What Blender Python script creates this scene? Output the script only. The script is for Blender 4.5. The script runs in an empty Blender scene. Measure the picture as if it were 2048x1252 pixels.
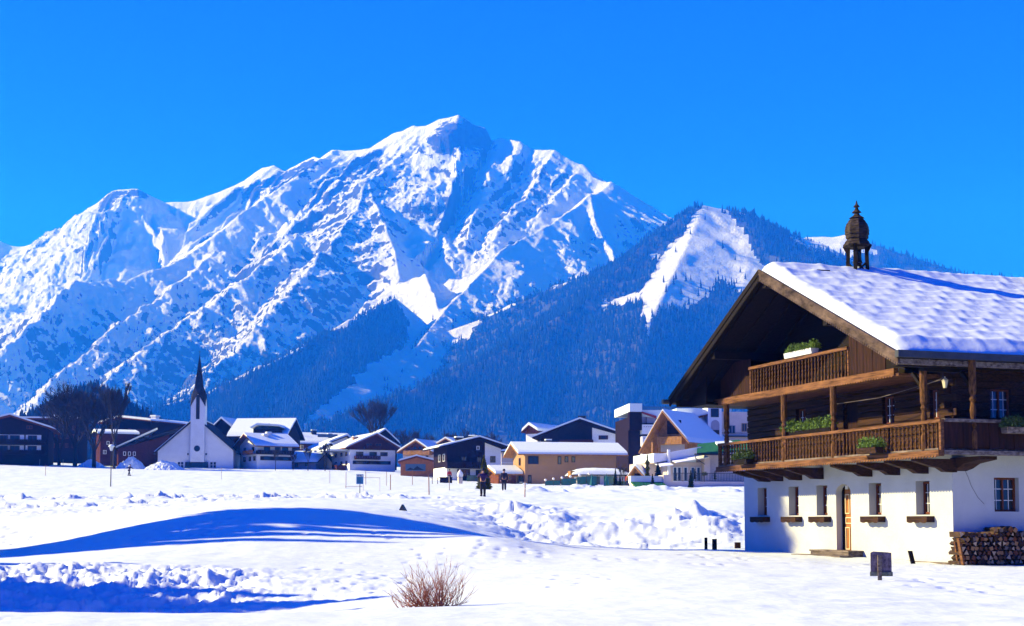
import bpy, bmesh, math, random
import numpy as np
from mathutils import Vector, Matrix
R = math.radians
random.seed(7)
S = bpy.context.scene
COL = S.collection

# ------------------------------------------------------------------ camera
EZ = 1.6                                   # eye height
F = 2844.4                                 # focal length in pixels of the 2048-wide photograph
PITCH = R(4.0)
SH = (414.0 - F * math.tan(PITCH)) / 2048
cam = bpy.data.objects.new('camera', bpy.data.cameras.new('camera'))
COL.objects.link(cam)
cam.location = (0, 0, EZ)
cam.rotation_euler = (R(90) + PITCH, 0, 0)
cam.data.lens = 50
cam.data.sensor_width = 36
cam.data.shift_y = SH
cam.data.clip_start = 0.5
cam.data.clip_end = 30000
S.camera = cam
# ------------------------------------------------------------------ world, sun, exposure
SUN_EL = R(27)
SUN_DIR = Vector((-0.993, 0.11, 0)).normalized() * math.cos(SUN_EL) + Vector((0, 0, math.sin(SUN_EL)))
world = bpy.data.worlds.new('World')
S.world = world
world.use_nodes = True
wn = world.node_tree
wn.nodes.clear()
sky = wn.nodes.new('ShaderNodeTexSky')
sky.sky_type = 'NISHITA'
sky.sun_disc = False
sky.sun_elevation = SUN_EL
sky.sun_rotation = math.atan2(SUN_DIR.x, SUN_DIR.y)
sky.altitude = 1000
sky.air_density = 1.0
sky.dust_density = 0.6
sky.ozone_density = 4.0
hs = wn.nodes.new('ShaderNodeHueSaturation')
hs.inputs['Hue'].default_value = 0.503
hs.inputs['Saturation'].default_value = 1.25
bg = wn.nodes.new('ShaderNodeBackground')
bg.inputs['Strength'].default_value = 0.088
wo = wn.nodes.new('ShaderNodeOutputWorld')
wn.links.new(sky.outputs[0], hs.inputs['Color'])
tn = wn.nodes.new('ShaderNodeMix'); tn.data_type = 'RGBA'; tn.blend_type = 'MULTIPLY'
tn.inputs['Factor'].default_value = 1.0
tn.inputs['B'].default_value = (.04, .31, 1.6, 1)
wn.links.new(hs.outputs[0], tn.inputs['A'])
wn.links.new(tn.outputs['Result'], bg.inputs['Color'])
wn.links.new(bg.outputs[0], wo.inputs['Surface'])
sl = bpy.data.lights.new('sun', 'SUN')
sl.energy = 5.0
sl.angle = R(0.5)
sl.color = (1.0, 0.97, 0.93)
sun = bpy.data.objects.new('sun', sl)
COL.objects.link(sun)
sun.rotation_euler = (-SUN_DIR).to_track_quat('-Z', 'Y').to_euler()
S.view_settings.view_transform = 'Standard'
S.view_settings.look = 'None'
S.view_settings.exposure = 0.93
S.view_settings.gamma = 1.0
S.cycles.use_denoising = True
S.cycles.max_bounces = 6
S.cycles.diffuse_bounces = 1
S.cycles.transparent_max_bounces = 12
S.cycles.volume_bounces = 1
S.cycles.caustics_reflective = False
S.cycles.caustics_refractive = False

# ------------------------------------------------------------------ helpers
def W(px, py, Y):
    """world point seen at photograph pixel (px, py) at distance Y along the view"""
    u = (px - 1024) / F
    v = (626 - py + SH * 2048) / F
    c, s = math.cos(PITCH), math.sin(PITCH)
    k = Y / (c - v * s)
    return Vector((u * k, Y, EZ + (s + v * c) * k))

def tag(o, label=None, cat=None, group=None, kind=None):
    if label: o['label'] = label
    if cat: o['category'] = cat
    if group: o['group'] = group
    if kind: o['kind'] = kind
    return o

def empty(name, loc, rz=0.0):
    o = bpy.data.objects.new(name, None)
    COL.objects.link(o)
    o.location = loc
    o.rotation_euler = (0, 0, rz)
    return o

def copy_tree(o, parent=None):
    c = o.copy()
    COL.objects.link(c)
    c.parent = parent
    for ch in list(o.children):
        copy_tree(ch, c)
    return c

class MB:
    """collects quads, boxes, tubes; build() links them as one mesh object"""
    def __init__(s): s.v, s.f, s.m = [], [], []; s.mi = 0
    def face(s, pts):
        i = len(s.v); s.v += [tuple(p) for p in pts]; s.f.append(tuple(range(i, i + len(pts)))); s.m.append(s.mi)
    def box(s, x0, x1, y0, y1, z0, z1):
        if x1 < x0: x0, x1 = x1, x0
        if y1 < y0: y0, y1 = y1, y0
        if z1 < z0: z0, z1 = z1, z0
        i = len(s.v)
        s.v += [(x0,y0,z0),(x1,y0,z0),(x1,y1,z0),(x0,y1,z0),(x0,y0,z1),(x1,y0,z1),(x1,y1,z1),(x0,y1,z1)]
        for q in ((3,2,1,0),(4,5,6,7),(0,1,5,4),(1,2,6,5),(2,3,7,6),(3,0,4,7)):
            s.f.append(tuple(i + k for k in q)); s.m.append(s.mi)
        return s
    def prism(s, poly, a, b):
        """closed polygon of 3-D points `poly`, extruded by vector from a to b offsets"""
        n = len(poly); i = len(s.v)
        A = [Vector(p) + Vector(a) for p in poly]; B = [Vector(p) + Vector(b) for p in poly]
        s.v += [tuple(p) for p in A] + [tuple(p) for p in B]
        s.f.append(tuple(i + k for k in range(n))[::-1]); s.m.append(s.mi)
        s.f.append(tuple(i + n + k for k in range(n))); s.m.append(s.mi)
        for k in range(n):
            s.f.append((i + k, i + (k + 1) % n, i + n + (k + 1) % n, i + n + k)); s.m.append(s.mi)
        return s
    def beam(s, p, q, w, h=None):
        p, q = Vector(p), Vector(q); h = h or w
        d = (q - p).normalized()
        r = d.cross(Vector((0, 0, 1)))
        r = r.normalized() if r.length > 1e-4 else Vector((1, 0, 0))
        u = r.cross(d)
        poly = [p + r * w / 2 + u * h / 2, p - r * w / 2 + u * h / 2, p - r * w / 2 - u * h / 2, p + r * w / 2 - u * h / 2]
        return s.prism(poly, (0, 0, 0), q - p)
    def tube(s, pts, rad, n=6):
        i0 = len(s.v); pts = [Vector(p) for p in pts]
        rs = rad if isinstance(rad, (list, tuple)) else [rad] * len(pts)
        for k, p in enumerate(pts):
            d = (pts[min(k + 1, len(pts) - 1)] - pts[max(k - 1, 0)]).normalized()
            a = d.cross(Vector((0, 0.13, 1)))
            if a.length < .05: a = d.cross(Vector((1, 0, 0)))
            a.normalize(); b = d.cross(a)
            for j in range(n):
                t = 2 * math.pi * j / n
                s.v.append(tuple(p + (a * math.cos(t) + b * math.sin(t)) * rs[k]))
        for k in range(len(pts) - 1):
            for j in range(n):
                s.f.append((i0 + k*n + j, i0 + k*n + (j+1) % n, i0 + (k+1)*n + (j+1) % n, i0 + (k+1)*n + j)); s.m.append(s.mi)
        s.f.append(tuple(i0 + j for j in range(n))[::-1]); s.m.append(s.mi)
        e = i0 + (len(pts) - 1) * n
        s.f.append(tuple(e + j for j in range(n))); s.m.append(s.mi)
        return s
    def lathe(s, prof, c=(0, 0, 0), n=10, rot=0.0):
        i0 = len(s.v)
        for (r, z) in prof:
            for j in range(n):
                t = 2 * math.pi * j / n + rot
                s.v.append((c[0] + r * math.cos(t), c[1] + r * math.sin(t), c[2] + z))
        for k in range(len(prof) - 1):
            for j in range(n):
                s.f.append((i0 + k*n + j, i0 + k*n + (j+1) % n, i0 + (k+1)*n + (j+1) % n, i0 + (k+1)*n + j)); s.m.append(s.mi)
        s.f.append(tuple(i0 + j for j in range(n))[::-1]); s.m.append(s.mi)
        e = i0 + (len(prof) - 1) * n
        s.f.append(tuple(e + j for j in range(n))); s.m.append(s.mi)
        return s
    def mesh(s, name, mats):
        me = bpy.data.meshes.new(name)
        me.from_pydata(s.v, [], s.f)
        for m in (mats if isinstance(mats, (list, tuple)) else [mats]): me.materials.append(m)
        if any(s.m): me.polygons.foreach_set('material_index', s.m)
        return me
    def build(s, name, mats, parent=None, loc=None, rz=0.0, smooth=False, rot=None):
        me = s.mesh(name, mats)
        if smooth: me.polygons.foreach_set('use_smooth', [True] * len(me.polygons))
        o = bpy.data.objects.new(name, me)
        COL.objects.link(o)
        if parent: o.parent = parent
        if loc is not None: o.location = loc
        if rot is not None: o.rotation_euler = rot
        elif rz: o.rotation_euler = (0, 0, rz)
        return o

def np_mesh(name, V, Q, mats, smooth=True, mi=None):
    me = bpy.data.meshes.new(name)
    nv, nf, k = len(V), len(Q), Q.shape[1]
    me.vertices.add(nv); me.vertices.foreach_set('co', np.asarray(V, dtype=np.float32).ravel())
    me.loops.add(nf * k); me.loops.foreach_set('vertex_index', np.asarray(Q, dtype=np.int32).ravel())
    me.polygons.add(nf)
    me.polygons.foreach_set('loop_start', np.arange(0, nf * k, k, dtype=np.int32))
    for m in (mats if isinstance(mats, (list, tuple)) else [mats]): me.materials.append(m)
    if mi is not None: me.polygons.foreach_set('material_index', np.asarray(mi, dtype=np.int32))
    me.polygons.foreach_set('use_smooth', np.full(nf, smooth))
    me.update(calc_edges=True)
    o = bpy.data.objects.new(name, me)
    COL.objects.link(o)
    return o

def grid_quads(nr, nc):
    a = (np.arange(nr - 1)[:, None] * nc + np.arange(nc - 1)[None, :]).ravel()
    return np.stack([a, a + 1, a + nc + 1, a + nc], 1)

# ---- numpy noise
def _h(ix, iy, s):
    n = (ix.astype(np.int64) * 374761393 + iy.astype(np.int64) * 668265263 + s * 1442695041) & 0xffffffff
    n = ((n ^ (n >> 13)) * 1274126177) & 0xffffffff
    return ((n ^ (n >> 16)) & 0xffff) / 65535.0
def gn(x, y, s=0):
    """gradient noise about -1..1"""
    ix, iy = np.floor(x), np.floor(y); fx, fy = x - ix, y - iy
    ux, uy = fx*fx*fx*(fx*(fx*6-15)+10), fy*fy*fy*(fy*(fy*6-15)+10)
    def g(dx, dy):
        a = _h(ix + dx, iy + dy, s) * 2 * np.pi
        return np.cos(a) * (fx - dx) + np.sin(a) * (fy - dy)
    a, b, c, d = g(0, 0), g(1, 0), g(0, 1), g(1, 1)
    return (a + (b - a) * ux + (c + (d - c) * ux - a - (b - a) * ux) * uy) * 1.45
def fbm(x, y, o=5, s=0, gain=.5, lac=2.03):
    t = 0; a = 1.0; n = 0
    for k in range(o):
        t = t + a * gn(x, y, s + k * 17); n += a; a *= gain; x = x * lac + 3.1; y = y * lac + 1.7
    return t / n
def ridged(x, y, o=5, s=0, gain=.5, lac=2.07):
    t = 0; a = 1.0; n = 0; w = 1.0
    for k in range(o):
        r = 1 - np.abs(gn(x, y, s + k * 31)); r = r * r
        t = t + a * r * w; w = np.clip(r * 1.4, 0, 1); n += a; a *= gain; x = x * lac + 5.1; y = y * lac + 2.3
    return t / n
def sstep(a, b, x):
    t = np.clip((x - a) / (b - a), 0, 1); return t * t * (3 - 2 * t)
def inpoly(px, py, poly):
    r = np.zeros(px.shape, bool); n = len(poly); j = n - 1
    for i in range(n):
        (xi, yi), (xj, yj) = poly[i], poly[j]
        if yi != yj:
            r ^= ((yi > py) != (yj > py)) & (px < (xj - xi) * (py - yi) / (yj - yi) + xi)
        j = i
    return r
def to_px(X, Y, Z):
    c, s = math.cos(PITCH), math.sin(PITCH); z = Z - EZ
    d = Y * c + z * s; v = (-Y * s + z * c) / d
    return 1024 + F * X / d, 626 + SH * 2048 - F * v

# ---- materials
def mat(name, base=(.5,.5,.5), rough=.8, spec=.3, metal=0.0):
    m = bpy.data.materials.new(name); m.use_nodes = True
    b = m.node_tree.nodes['Principled BSDF']
    b.inputs['Base Color'].default_value = (*base, 1)
    b.inputs['Roughness'].default_value = rough
    b.inputs['Specular IOR Level'].default_value = spec
    b.inputs['Metallic'].default_value = metal
    return m
def nd(m, t, **kw):
    n = m.node_tree.nodes.new(t)
    for k, v in kw.items():
        if k in n.inputs: n.inputs[k].default_value = v
        else: setattr(n, k, v)
    return n
def lk(m, a, b): m.node_tree.links.new(a, b)
def bsdf(m): return m.node_tree.nodes['Principled BSDF']
def varied(name, c1, c2, scale=4.0, stretch=(1, 1, 1), rough=.8, bump=.0, detail=6, spec=.25, lo=.35, hi=.65, bscale=None, obj=True):
    """two-colour noise material, optionally stretched (wood grain) and bumped"""
    m = mat(name, c1, rough, spec)
    tc = nd(m, 'ShaderNodeTexCoord'); mp = nd(m, 'ShaderNodeMapping'); mp.inputs['Scale'].default_value = stretch
    lk(m, tc.outputs['Object' if obj else 'Generated'], mp.inputs[0])
    n = nd(m, 'ShaderNodeTexNoise', Scale=scale, Detail=detail, Roughness=.62)
    lk(m, mp.outputs[0], n.inputs['Vector'])
    r = nd(m, 'ShaderNodeValToRGB')
    r.color_ramp.elements[0].position = lo; r.color_ramp.elements[0].color = (*c1, 1)
    r.color_ramp.elements[1].position = hi; r.color_ramp.elements[1].color = (*c2, 1)
    lk(m, n.outputs[0], r.inputs[0]); lk(m, r.outputs[0], bsdf(m).inputs['Base Color'])
    if bump:
        bp = nd(m, 'ShaderNodeBump', Strength=bump, Distance=.03)
        n2 = n
        if bscale:
            n2 = nd(m, 'ShaderNodeTexNoise', Scale=bscale, Detail=4); lk(m, mp.outputs[0], n2.inputs['Vector'])
        lk(m, n2.outputs[0], bp.inputs['Height']); lk(m, bp.outputs[0], bsdf(m).inputs['Normal'])
    return m
M = {}
# snow: white, faint large-scale mottling, fine crust bump
def snow_mat(name, bscale, bdist, bstr=.5, st=(1, 1, 1)):
    m = mat(name, (.75, .83, .85), .65, .2)
    tc = nd(m, 'ShaderNodeTexCoord')
    n = nd(m, 'ShaderNodeTexNoise', Scale=bscale, Detail=8, Roughness=.6)
    mp = nd(m, 'ShaderNodeMapping'); mp.inputs['Scale'].default_value = st
    lk(m, tc.outputs['Object'], mp.inputs[0]); lk(m, mp.outputs[0], n.inputs['Vector'])
    bp = nd(m, 'ShaderNodeBump', Strength=bstr, Distance=bdist)
    lk(m, n.outputs[0], bp.inputs['Height']); lk(m, bp.outputs[0], bsdf(m).inputs['Normal'])
    return m
M['snow'] = snow_mat('snow', 1.5, .13, .6, (.55, 1.3, 1))
M['roofsnow'] = snow_mat('roof_snow', 1.5, .08, .35)
# ------------------------------------------------------------------ ground
def tps_fit(P, v, lam=1e-4):
    n = len(P); d2 = ((P[:, None] - P[None]) ** 2).sum(-1)
    K = np.where(d2 > 0, .5 * d2 * np.log(np.maximum(d2, 1e-12)), 0) + lam * np.eye(n)
    A = np.zeros((n + 3, n + 3)); A[:n, :n] = K; A[:n, n] = 1; A[:n, n+1:] = P; A[n, :n] = 1; A[n+1:, :n] = P.T
    return np.linalg.solve(A, np.concatenate([v, np.zeros(3)]))
def tps_eval(P, w, q):
    out = np.empty(len(q)); n = len(P)
    for i in range(0, len(q), 40000):
        d2 = ((q[i:i+40000, None] - P[None]) ** 2).sum(-1)
        out[i:i+40000] = (.5 * d2 * np.log(np.maximum(d2, 1e-12))) @ w[:n] + w[n] + q[i:i+40000] @ w[n+1:]
    return out
G = {  # distance: [(photo column, photo row of the ground there)]
 5:   [(-1500,1730),(1024,1730),(3500,1730)],
 14:  [(-1200,1290),(-200,1290),(500,1290),(1024,1288),(1700,1286),(2300,1286),(3200,1290)],
 20:  [(-400,1236),(0,1237),(300,1238),(500,1235),(750,1218),(900,1214),(1250,1205),(1600,1206),(2048,1212),(2600,1215)],
 23:  [(-400,1282),(0,1282),(250,1282),(480,1276),(640,1240),(760,1216),(900,1206),(1250,1182),(1700,1182),(2048,1188)],
 26:  [(-400,1226),(0,1226),(250,1226),(480,1222),(640,1206),(760,1196),(1000,1180),(1250,1165),(1700,1166),(2048,1170)],
 30:  [(-400,1138),(0,1140),(250,1143),(480,1152),(640,1156),(760,1158),(1000,1152),(1250,1146),(1700,1150),(2048,1152),(2500,1152)],
 35:  [(-400,1122),(0,1126),(250,1120),(500,1122),(750,1128),(1000,1128),(1250,1126),(1500,1132),(1750,1136),(2048,1138)],
 40:  [(-400,1112),(0,1117),(250,1100),(500,1090),(750,1090),(880,1088),(960,1076),(1100,1100),(1250,1108),(1500,1114),(1750,1122),(2048,1127),(2500,1127)],
 50:  [(-400,1110),(-100,1112),(0,1109),(120,1088),(250,1060),(375,1034),(500,1023),(650,1028),(800,1046),(900,1058),(1000,1078),(1100,1092),(1250,1098),(1490,1101),(1750,1108),(2048,1112)],
 58:  [(-300,1070),(0,1062),(250,1034),(500,1014),(750,1018),(950,1052),(1050,1082),(1180,1100),(1320,1090),(1460,1078),(1750,1095),(2048,1100)],
 66:  [(0,1032),(250,1018),(500,1006),(750,1010),(950,1030),(1100,1040),(1250,1040),(1460,1035),(1800,1075)],
 78:  [(-500,1005),(0,1004),(250,1001),(500,998),(750,1000),(1000,1006),(1250,1012),(1480,1008),(1900,1045),(2400,1050)],
 95:  [(0,990),(500,989),(1000,991),(1300,992),(1480,990),(2000,1020)],
 118: [(-500,980),(0,979),(500,979),(1000,981),(1300,982),(1480,982)],
 160: [(-900,966),(0,966),(500,966),(1000,973),(1260,974),(1450,972),(2000,985)],
 220: [(0,948),(250,951),(500,954),(750,958),(1000,967),(1250,966),(1500,966)],
 300: [(-900,925),(0,925),(250,935),(500,938),(750,942),(900,950),(1250,957),(1500,957),(2200,960)],
 420: [(-900,920),(0,920),(500,932),(1000,945),(1500,950)],
 900: [(-900,922),(0,922),(500,930),(1000,940),(2000,945),(3000,945)],
}
gp, gv = [], []
for Yd, row in G.items():
    for (px, py) in row:
        gp.append(((px - 1024) / 160.0, 11 * math.log(Yd))); w = W(px, py, Yd); gv.append((w.z - EZ) / Yd * 1000)
gp, gv = np.array(gp), np.array(gv)
gw = tps_fit(gp, gv, 1e-3)
def g_base(X, Y):
    X = np.asarray(X, float); Y = np.asarray(Y, float)
    u = X / Y * F / math.cos(PITCH) * 1.0
    q = np.stack([np.clip(u, -2600, 2600).ravel() / 160.0, 11 * np.log(np.clip(Y, 4.5, 1000)).ravel()], 1)
    return EZ + tps_eval(gp, gw, q).reshape(X.shape) / 1000 * Y
def g_detail(X, Y, z):
    px, py = to_px(X, Y, z)
    near = np.exp(-np.abs(np.log(Y / 40)) * .25)
    # wind ripples, soft swells
    z = z + .05 * fbm(X * .35, Y * .22, 4, 5) * np.clip(Y / 40, .4, 3) + .018 * fbm(X * 1.1, Y * .6, 4, 9)
    drift = ridged(X * .28 + 9, Y * .9, 3, 21)
    z = z + .05 * drift * sstep(1000, 1500, px) * sstep(62, 30, Y)
    # trodden bank in the lower left
    m = sstep(24.5, 26.5, Y) * sstep(33, 30.5, Y) * sstep(620, 380, px) * (px > -600)
    lump = .75 * fbm(X * .5, Y * .5, 3, 3, .5) + .55 * fbm(X * 2.6, Y * 2.8, 4, 4, .62)
    z = z + m * .38 * lump
    m2 = sstep(24.5, 27, Y) * sstep(34, 29, Y) * sstep(1000, 700, px) * sstep(380, 620, px)
    z = z + m2 * .10 * lump
    # footprints
    fx_ = X * 2.0 + .8 * fbm(X * .5, Y * .5, 2, 51); fy_ = Y * 1.3 + .8 * fbm(X * .5, Y * .5, 2, 52)
    cell = 1.0 - np.clip(np.hypot(fx_ % 1 - .3 - .4 * _h(np.floor(fx_), np.floor(fy_), 5), fy_ % 1 - .3 - .4 * _h(np.floor(fx_), np.floor(fy_), 6)) * 3.4, 0, 1)
    on = (fbm(X * .18, Y * .12, 2, 44) > .12) & (_h(np.floor(fx_), np.floor(fy_), 8) > .6)
    z = z - cell * on * .07 * (Y < 60)
    # track of broken snow from the path to the house: trench with clods
    def band(pts, w0):
        d = np.full(X.shape, 1e9)
        for a, b in zip(pts[:-1], pts[1:]):
            A = W(a[0], 1040, a[1]); B = W(b[0], 1040, b[1])
            dx, dy = B.x - A.x, B.y - A.y
            t = np.clip(((X - A.x) * dx + (Y - A.y) * dy) / (dx*dx + dy*dy), 0, 1)
            d = np.minimum(d, np.hypot(X - A.x - t * dx, Y - A.y - t * dy))
        return np.exp(-(d / w0) ** 2)
    clod = fbm(X * .32, Y * .28, 6, 61, .6) * 1.9 + .5 * ridged(X * .55, Y * .4, 4, 63, .5) - .15
    b1 = band([(1010, 72), (1080, 62), (1180, 57), (1300, 58), (1420, 60), (1500, 66)], 3.0)
    z = z + b1 * .42 * clod
    b2 = band([(900, 88), (960, 80), (1010, 72)], 4.0)
    z = z + b2 * .14 * clod
    b3 = band([(1240, 63), (1330, 64), (1400, 66)], 1.4)
    z = z + b3 * .5 * (clod * .7 + .8)
    # ploughed rows of clods across the field
    for (a, b_, yd, w0, am) in ((-200, 900, 84, 2.2, .42), (-200, 560, 73, 1.8, .30), (-200, 420, 67, 1.5, .2)):
        m3 = np.exp(-((Y - yd - .6 * fbm(X * .1, Y * 0, 2, 12)) / w0) ** 2) * sstep(b_ + 60, b_ - 120, px)
        z = z + m3 * am * (np.maximum(fbm(X * .7, Y * .8, 5, 71, .65), -.12) * 2.2)
    b4 = band([(1050, 112), (1140, 122), (1240, 130), (1330, 128), (1480, 110)], 7)
    z = z + b4 * .45 * np.maximum(fbm(X * .3, Y * .2, 4, 75) * 2, -.2)
    # ski track grooves
    for yd, am in ((250, .25), (140, .12), (152, .1), (77, .07)):
        z = z - am * np.exp(-((Y - yd - X * .08) / (yd * .006)) ** 2) * (px < 900)
    return z
cols = np.concatenate([np.linspace(-2500, -160, 60), np.arange(-140, 2190, 3.6), np.linspace(2210, 4500, 60)])
rows = np.exp(np.concatenate([np.linspace(math.log(4.6), math.log(13), 30)[:-1], np.linspace(math.log(13), math.log(110), 470)[:-1],
                              np.linspace(math.log(110), math.log(330), 110)[:-1], np.linspace(math.log(330), math.log(1000), 30)]))
CX, YY = np.meshgrid(cols, rows)
XX = (CX - 1024) / F * YY
ZB = g_base(XX, YY)
ZZ = g_detail(XX, YY, ZB)
# far sheet to the horizon
far_rows = np.array([2500., 7000., 14000.])
CX2, YY2 = np.meshgrid(cols, far_rows)
XX2 = (CX2 - 1024) / F * YY2
ZZ2 = np.repeat(ZZ[-1][None], 3, 0) + np.array([-6., -8., -10.])[:, None]
XX, YY, ZZ = np.vstack([XX, XX2]), np.vstack([YY, YY2]), np.vstack([ZZ, ZZ2])
V = np.stack([XX.ravel(), YY.ravel(), ZZ.ravel()], 1)
ground = np_mesh('ground', V, grid_quads(*XX.shape), M['snow'])
tag(ground, kind='structure')
def gz(X, Y):
    """height of the snow at a place (numpy-free callers)"""
    x, y = np.array([float(X)]), np.array([float(Y)])
    return float(g_detail(x, y, g_base(x, y))[0])
def on_ground(px, Y):
    X = (px - 1024) / F * Y
    return Vector((X, Y, gz(X, Y)))
# ------------------------------------------------------------------ mountains
def seg_blob(px, py, pts, w):
    d = np.full(px.shape, 1e9)
    for (ax, ay), (bx, by) in zip(pts[:-1], pts[1:]):
        dx, dy = bx - ax, by - ay; t = np.clip(((px - ax) * dx + (py - ay) * dy) / (dx*dx + dy*dy + 1e-9), 0, 1)
        d = np.minimum(d, np.hypot(px - ax - t * dx, py - ay - t * dy))
    return np.exp(-(d / w) ** 2)
def sweep(ridges, X, Y, base, warp=1.0, seed=0, k=40.0):
    """height field from ridge lines: every ridge falls away to both sides, fluted along its fall lines"""
    Hs = np.full(X.shape, -1e4)
    wx = X + warp * 55 * fbm(X / 420, Y / 420, 4, seed + 1); wy = Y + warp * 55 * fbm(X / 420 + 7, Y / 420, 4, seed + 2)
    crest = None
    for (pts, sl, sr, fl) in ridges:
        P = [W(*p) for p in pts]; s0 = 0.0
        best = np.full(X.shape, 1e12); bh = np.zeros(X.shape); bs = np.zeros(X.shape); side = np.zeros(X.shape)
        for A, B in zip(P[:-1], P[1:]):
            dx, dy = B.x - A.x, B.y - A.y; L2 = dx*dx + dy*dy; L = math.sqrt(L2)
            # keep the crest itself where the photograph has it: the warp fades in away from it
            t0 = np.clip(((X - A.x) * dx + (Y - A.y) * dy) / L2, 0, 1)
            d0 = np.hypot(X - A.x - t0 * dx, Y - A.y - t0 * dy)
            f = np.clip(d0 / 160, 0, 1)
            qx, qy = X + (wx - X) * f, Y + (wy - Y) * f
            t = np.clip(((qx - A.x) * dx + (qy - A.y) * dy) / L2, 0, 1)
            d = np.hypot(qx - A.x - t * dx, qy - A.y - t * dy)
            m = d < best
            best = np.where(m, d, best); bh = np.where(m, A.z + (B.z - A.z) * t, bh); bs = np.where(m, s0 + t * L, bs)
            side = np.where(m, np.sign(dx * (qy - A.y) - dy * (qx - A.x)), side); s0 += L
        if crest is None: crest = best
        slope = np.where(side > 0, sl, sr)
        amp = np.minimum(best * .38, 85) * fl
        g = ridged(bs / 210 + side * 9, best / 900 + .3 * fbm(X / 300, Y / 300, 2, seed + 5), 5, seed + 11) - .45
        g2 = ridged(bs / 55 + side * 5, best / 320, 3, seed + 15) - .45
        h = bh - slope * best + best * best * slope / 9000 + amp * (g * 1.25 + g2 * .75)
        m = np.maximum(Hs, h); Hs = m + np.log(np.exp(np.clip((Hs - m) / (k * .3), -30, 0)) + np.exp(np.clip((h - m) / (k * .3), -30, 0))) * k * .3 - 0
    m = np.maximum(Hs, base)
    return m, crest
def field(name, ridges, px0, px1, y0, y1, dpx, nrow, mats, seed, rough=1.0, base_py=900, flute=1.0, rf=None):
    c = np.arange(px0, px1, dpx); r = np.linspace(y0, y1, nrow)
    C, Yg = np.meshgrid(c, r); X = (C - 1024) / F * Yg
    base = np.full(X.shape, 22.0)
    Z, cr = sweep(ridges, X, Yg, base, seed=seed)
    up = np.clip((Z - base) / 200, 0, 1) * np.clip(cr / 120, .22, 1)
    if rf is not None: up = up * rf(*to_px(X, Yg, Z))
    Z = Z + up * rough * (34 * (ridged(X / 170, Yg / 210, 6, seed + 40, .6) - .45) + 15 * (ridged(X / 60 + Yg / 160, Yg / 100, 5, seed + 50, .6) - .45))
    V = np.stack([X.ravel(), Yg.ravel(), Z.ravel()], 1)
    o = np_mesh(name, V, grid_quads(*X.shape), mats)
    tag(o, kind='structure')
    return o, X, Yg, Z
def mountain_mat(name, rockc, snowc, cut, soft, alt=None):
    m = mat(name, snowc, .8, .15)
    ge = nd(m, 'ShaderNodeNewGeometry'); sx = nd(m, 'ShaderNodeSeparateXYZ'); lk(m, ge.outputs['Normal'], sx.inputs[0])
    n1 = nd(m, 'ShaderNodeTexNoise', Scale=.022, Detail=10, Roughness=.78, Distortion=.6); lk(m, ge.outputs['Position'], n1.inputs['Vector'])
    mp = nd(m, 'ShaderNodeMapping'); mp.inputs['Scale'].default_value = (1, .5, .35); mp.inputs['Rotation'].default_value = (0, .75, 0); lk(m, ge.outputs['Position'], mp.inputs[0])
    n2 = nd(m, 'ShaderNodeTexNoise', Scale=.07, Detail=6, Roughness=.75); lk(m, mp.outputs[0], n2.inputs['Vector'])
    at = nd(m, 'ShaderNodeAttribute', attribute_name='rk')
    # rock shows where  (1 - nz) + noise + painted bias  is large
    a1 = nd(m, 'ShaderNodeMath', operation='MULTIPLY_ADD'); lk(m, sx.outputs[2], a1.inputs[0]); a1.inputs[1].default_value = -1.0; a1.inputs[2].default_value = 1.0
    a2 = nd(m, 'ShaderNodeMath', operation='MULTIPLY_ADD'); lk(m, n1.outputs[0], a2.inputs[0]); a2.inputs[1].default_value = .9; lk(m, a1.outputs[0], a2.inputs[2])
    a3 = nd(m, 'ShaderNodeMath', operation='MULTIPLY_ADD'); lk(m, n2.outputs[0], a3.inputs[0]); a3.inputs[1].default_value = .45; lk(m, a2.outputs[0], a3.inputs[2])
    a4 = nd(m, 'ShaderNodeMath', operation='ADD'); lk(m, a3.outputs[0], a4.inputs[0]); lk(m, at.outputs['Fac'], a4.inputs[1])
    r = nd(m, 'ShaderNodeMapRange'); r.inputs['From Min'].default_value = cut; r.inputs['From Max'].default_value = cut + soft
    lk(m, a4.outputs[0], r.inputs['Value'])
    mx = nd(m, 'ShaderNodeMix', data_type='RGBA')
    mx.inputs['A'].default_value = (*snowc, 1); mx.inputs['B'].default_value = (*rockc, 1)
    lk(m, r.outputs[0], mx.inputs['Factor']); lk(m, mx.outputs['Result'], bsdf(m).inputs['Base Color'])
    bp = nd(m, 'ShaderNodeBump', Strength=.9, Distance=10.0); lk(m, n2.outputs[0], bp.inputs['Height'])
    bp2 = nd(m, 'ShaderNodeBump', Strength=.85, Distance=22.0); lk(m, n1.outputs[0], bp2.inputs['Height'])
    lk(m, bp2.outputs[0], bp.inputs['Normal']); lk(m, bp.outputs[0], bsdf(m).inputs['Normal'])
    return m
def set_rk(o, v):
    a = o.data.attributes.new('rk', 'FLOAT', 'POINT'); a.data.foreach_set('value', np.asarray(v, dtype=np.float32).ravel())


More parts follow.
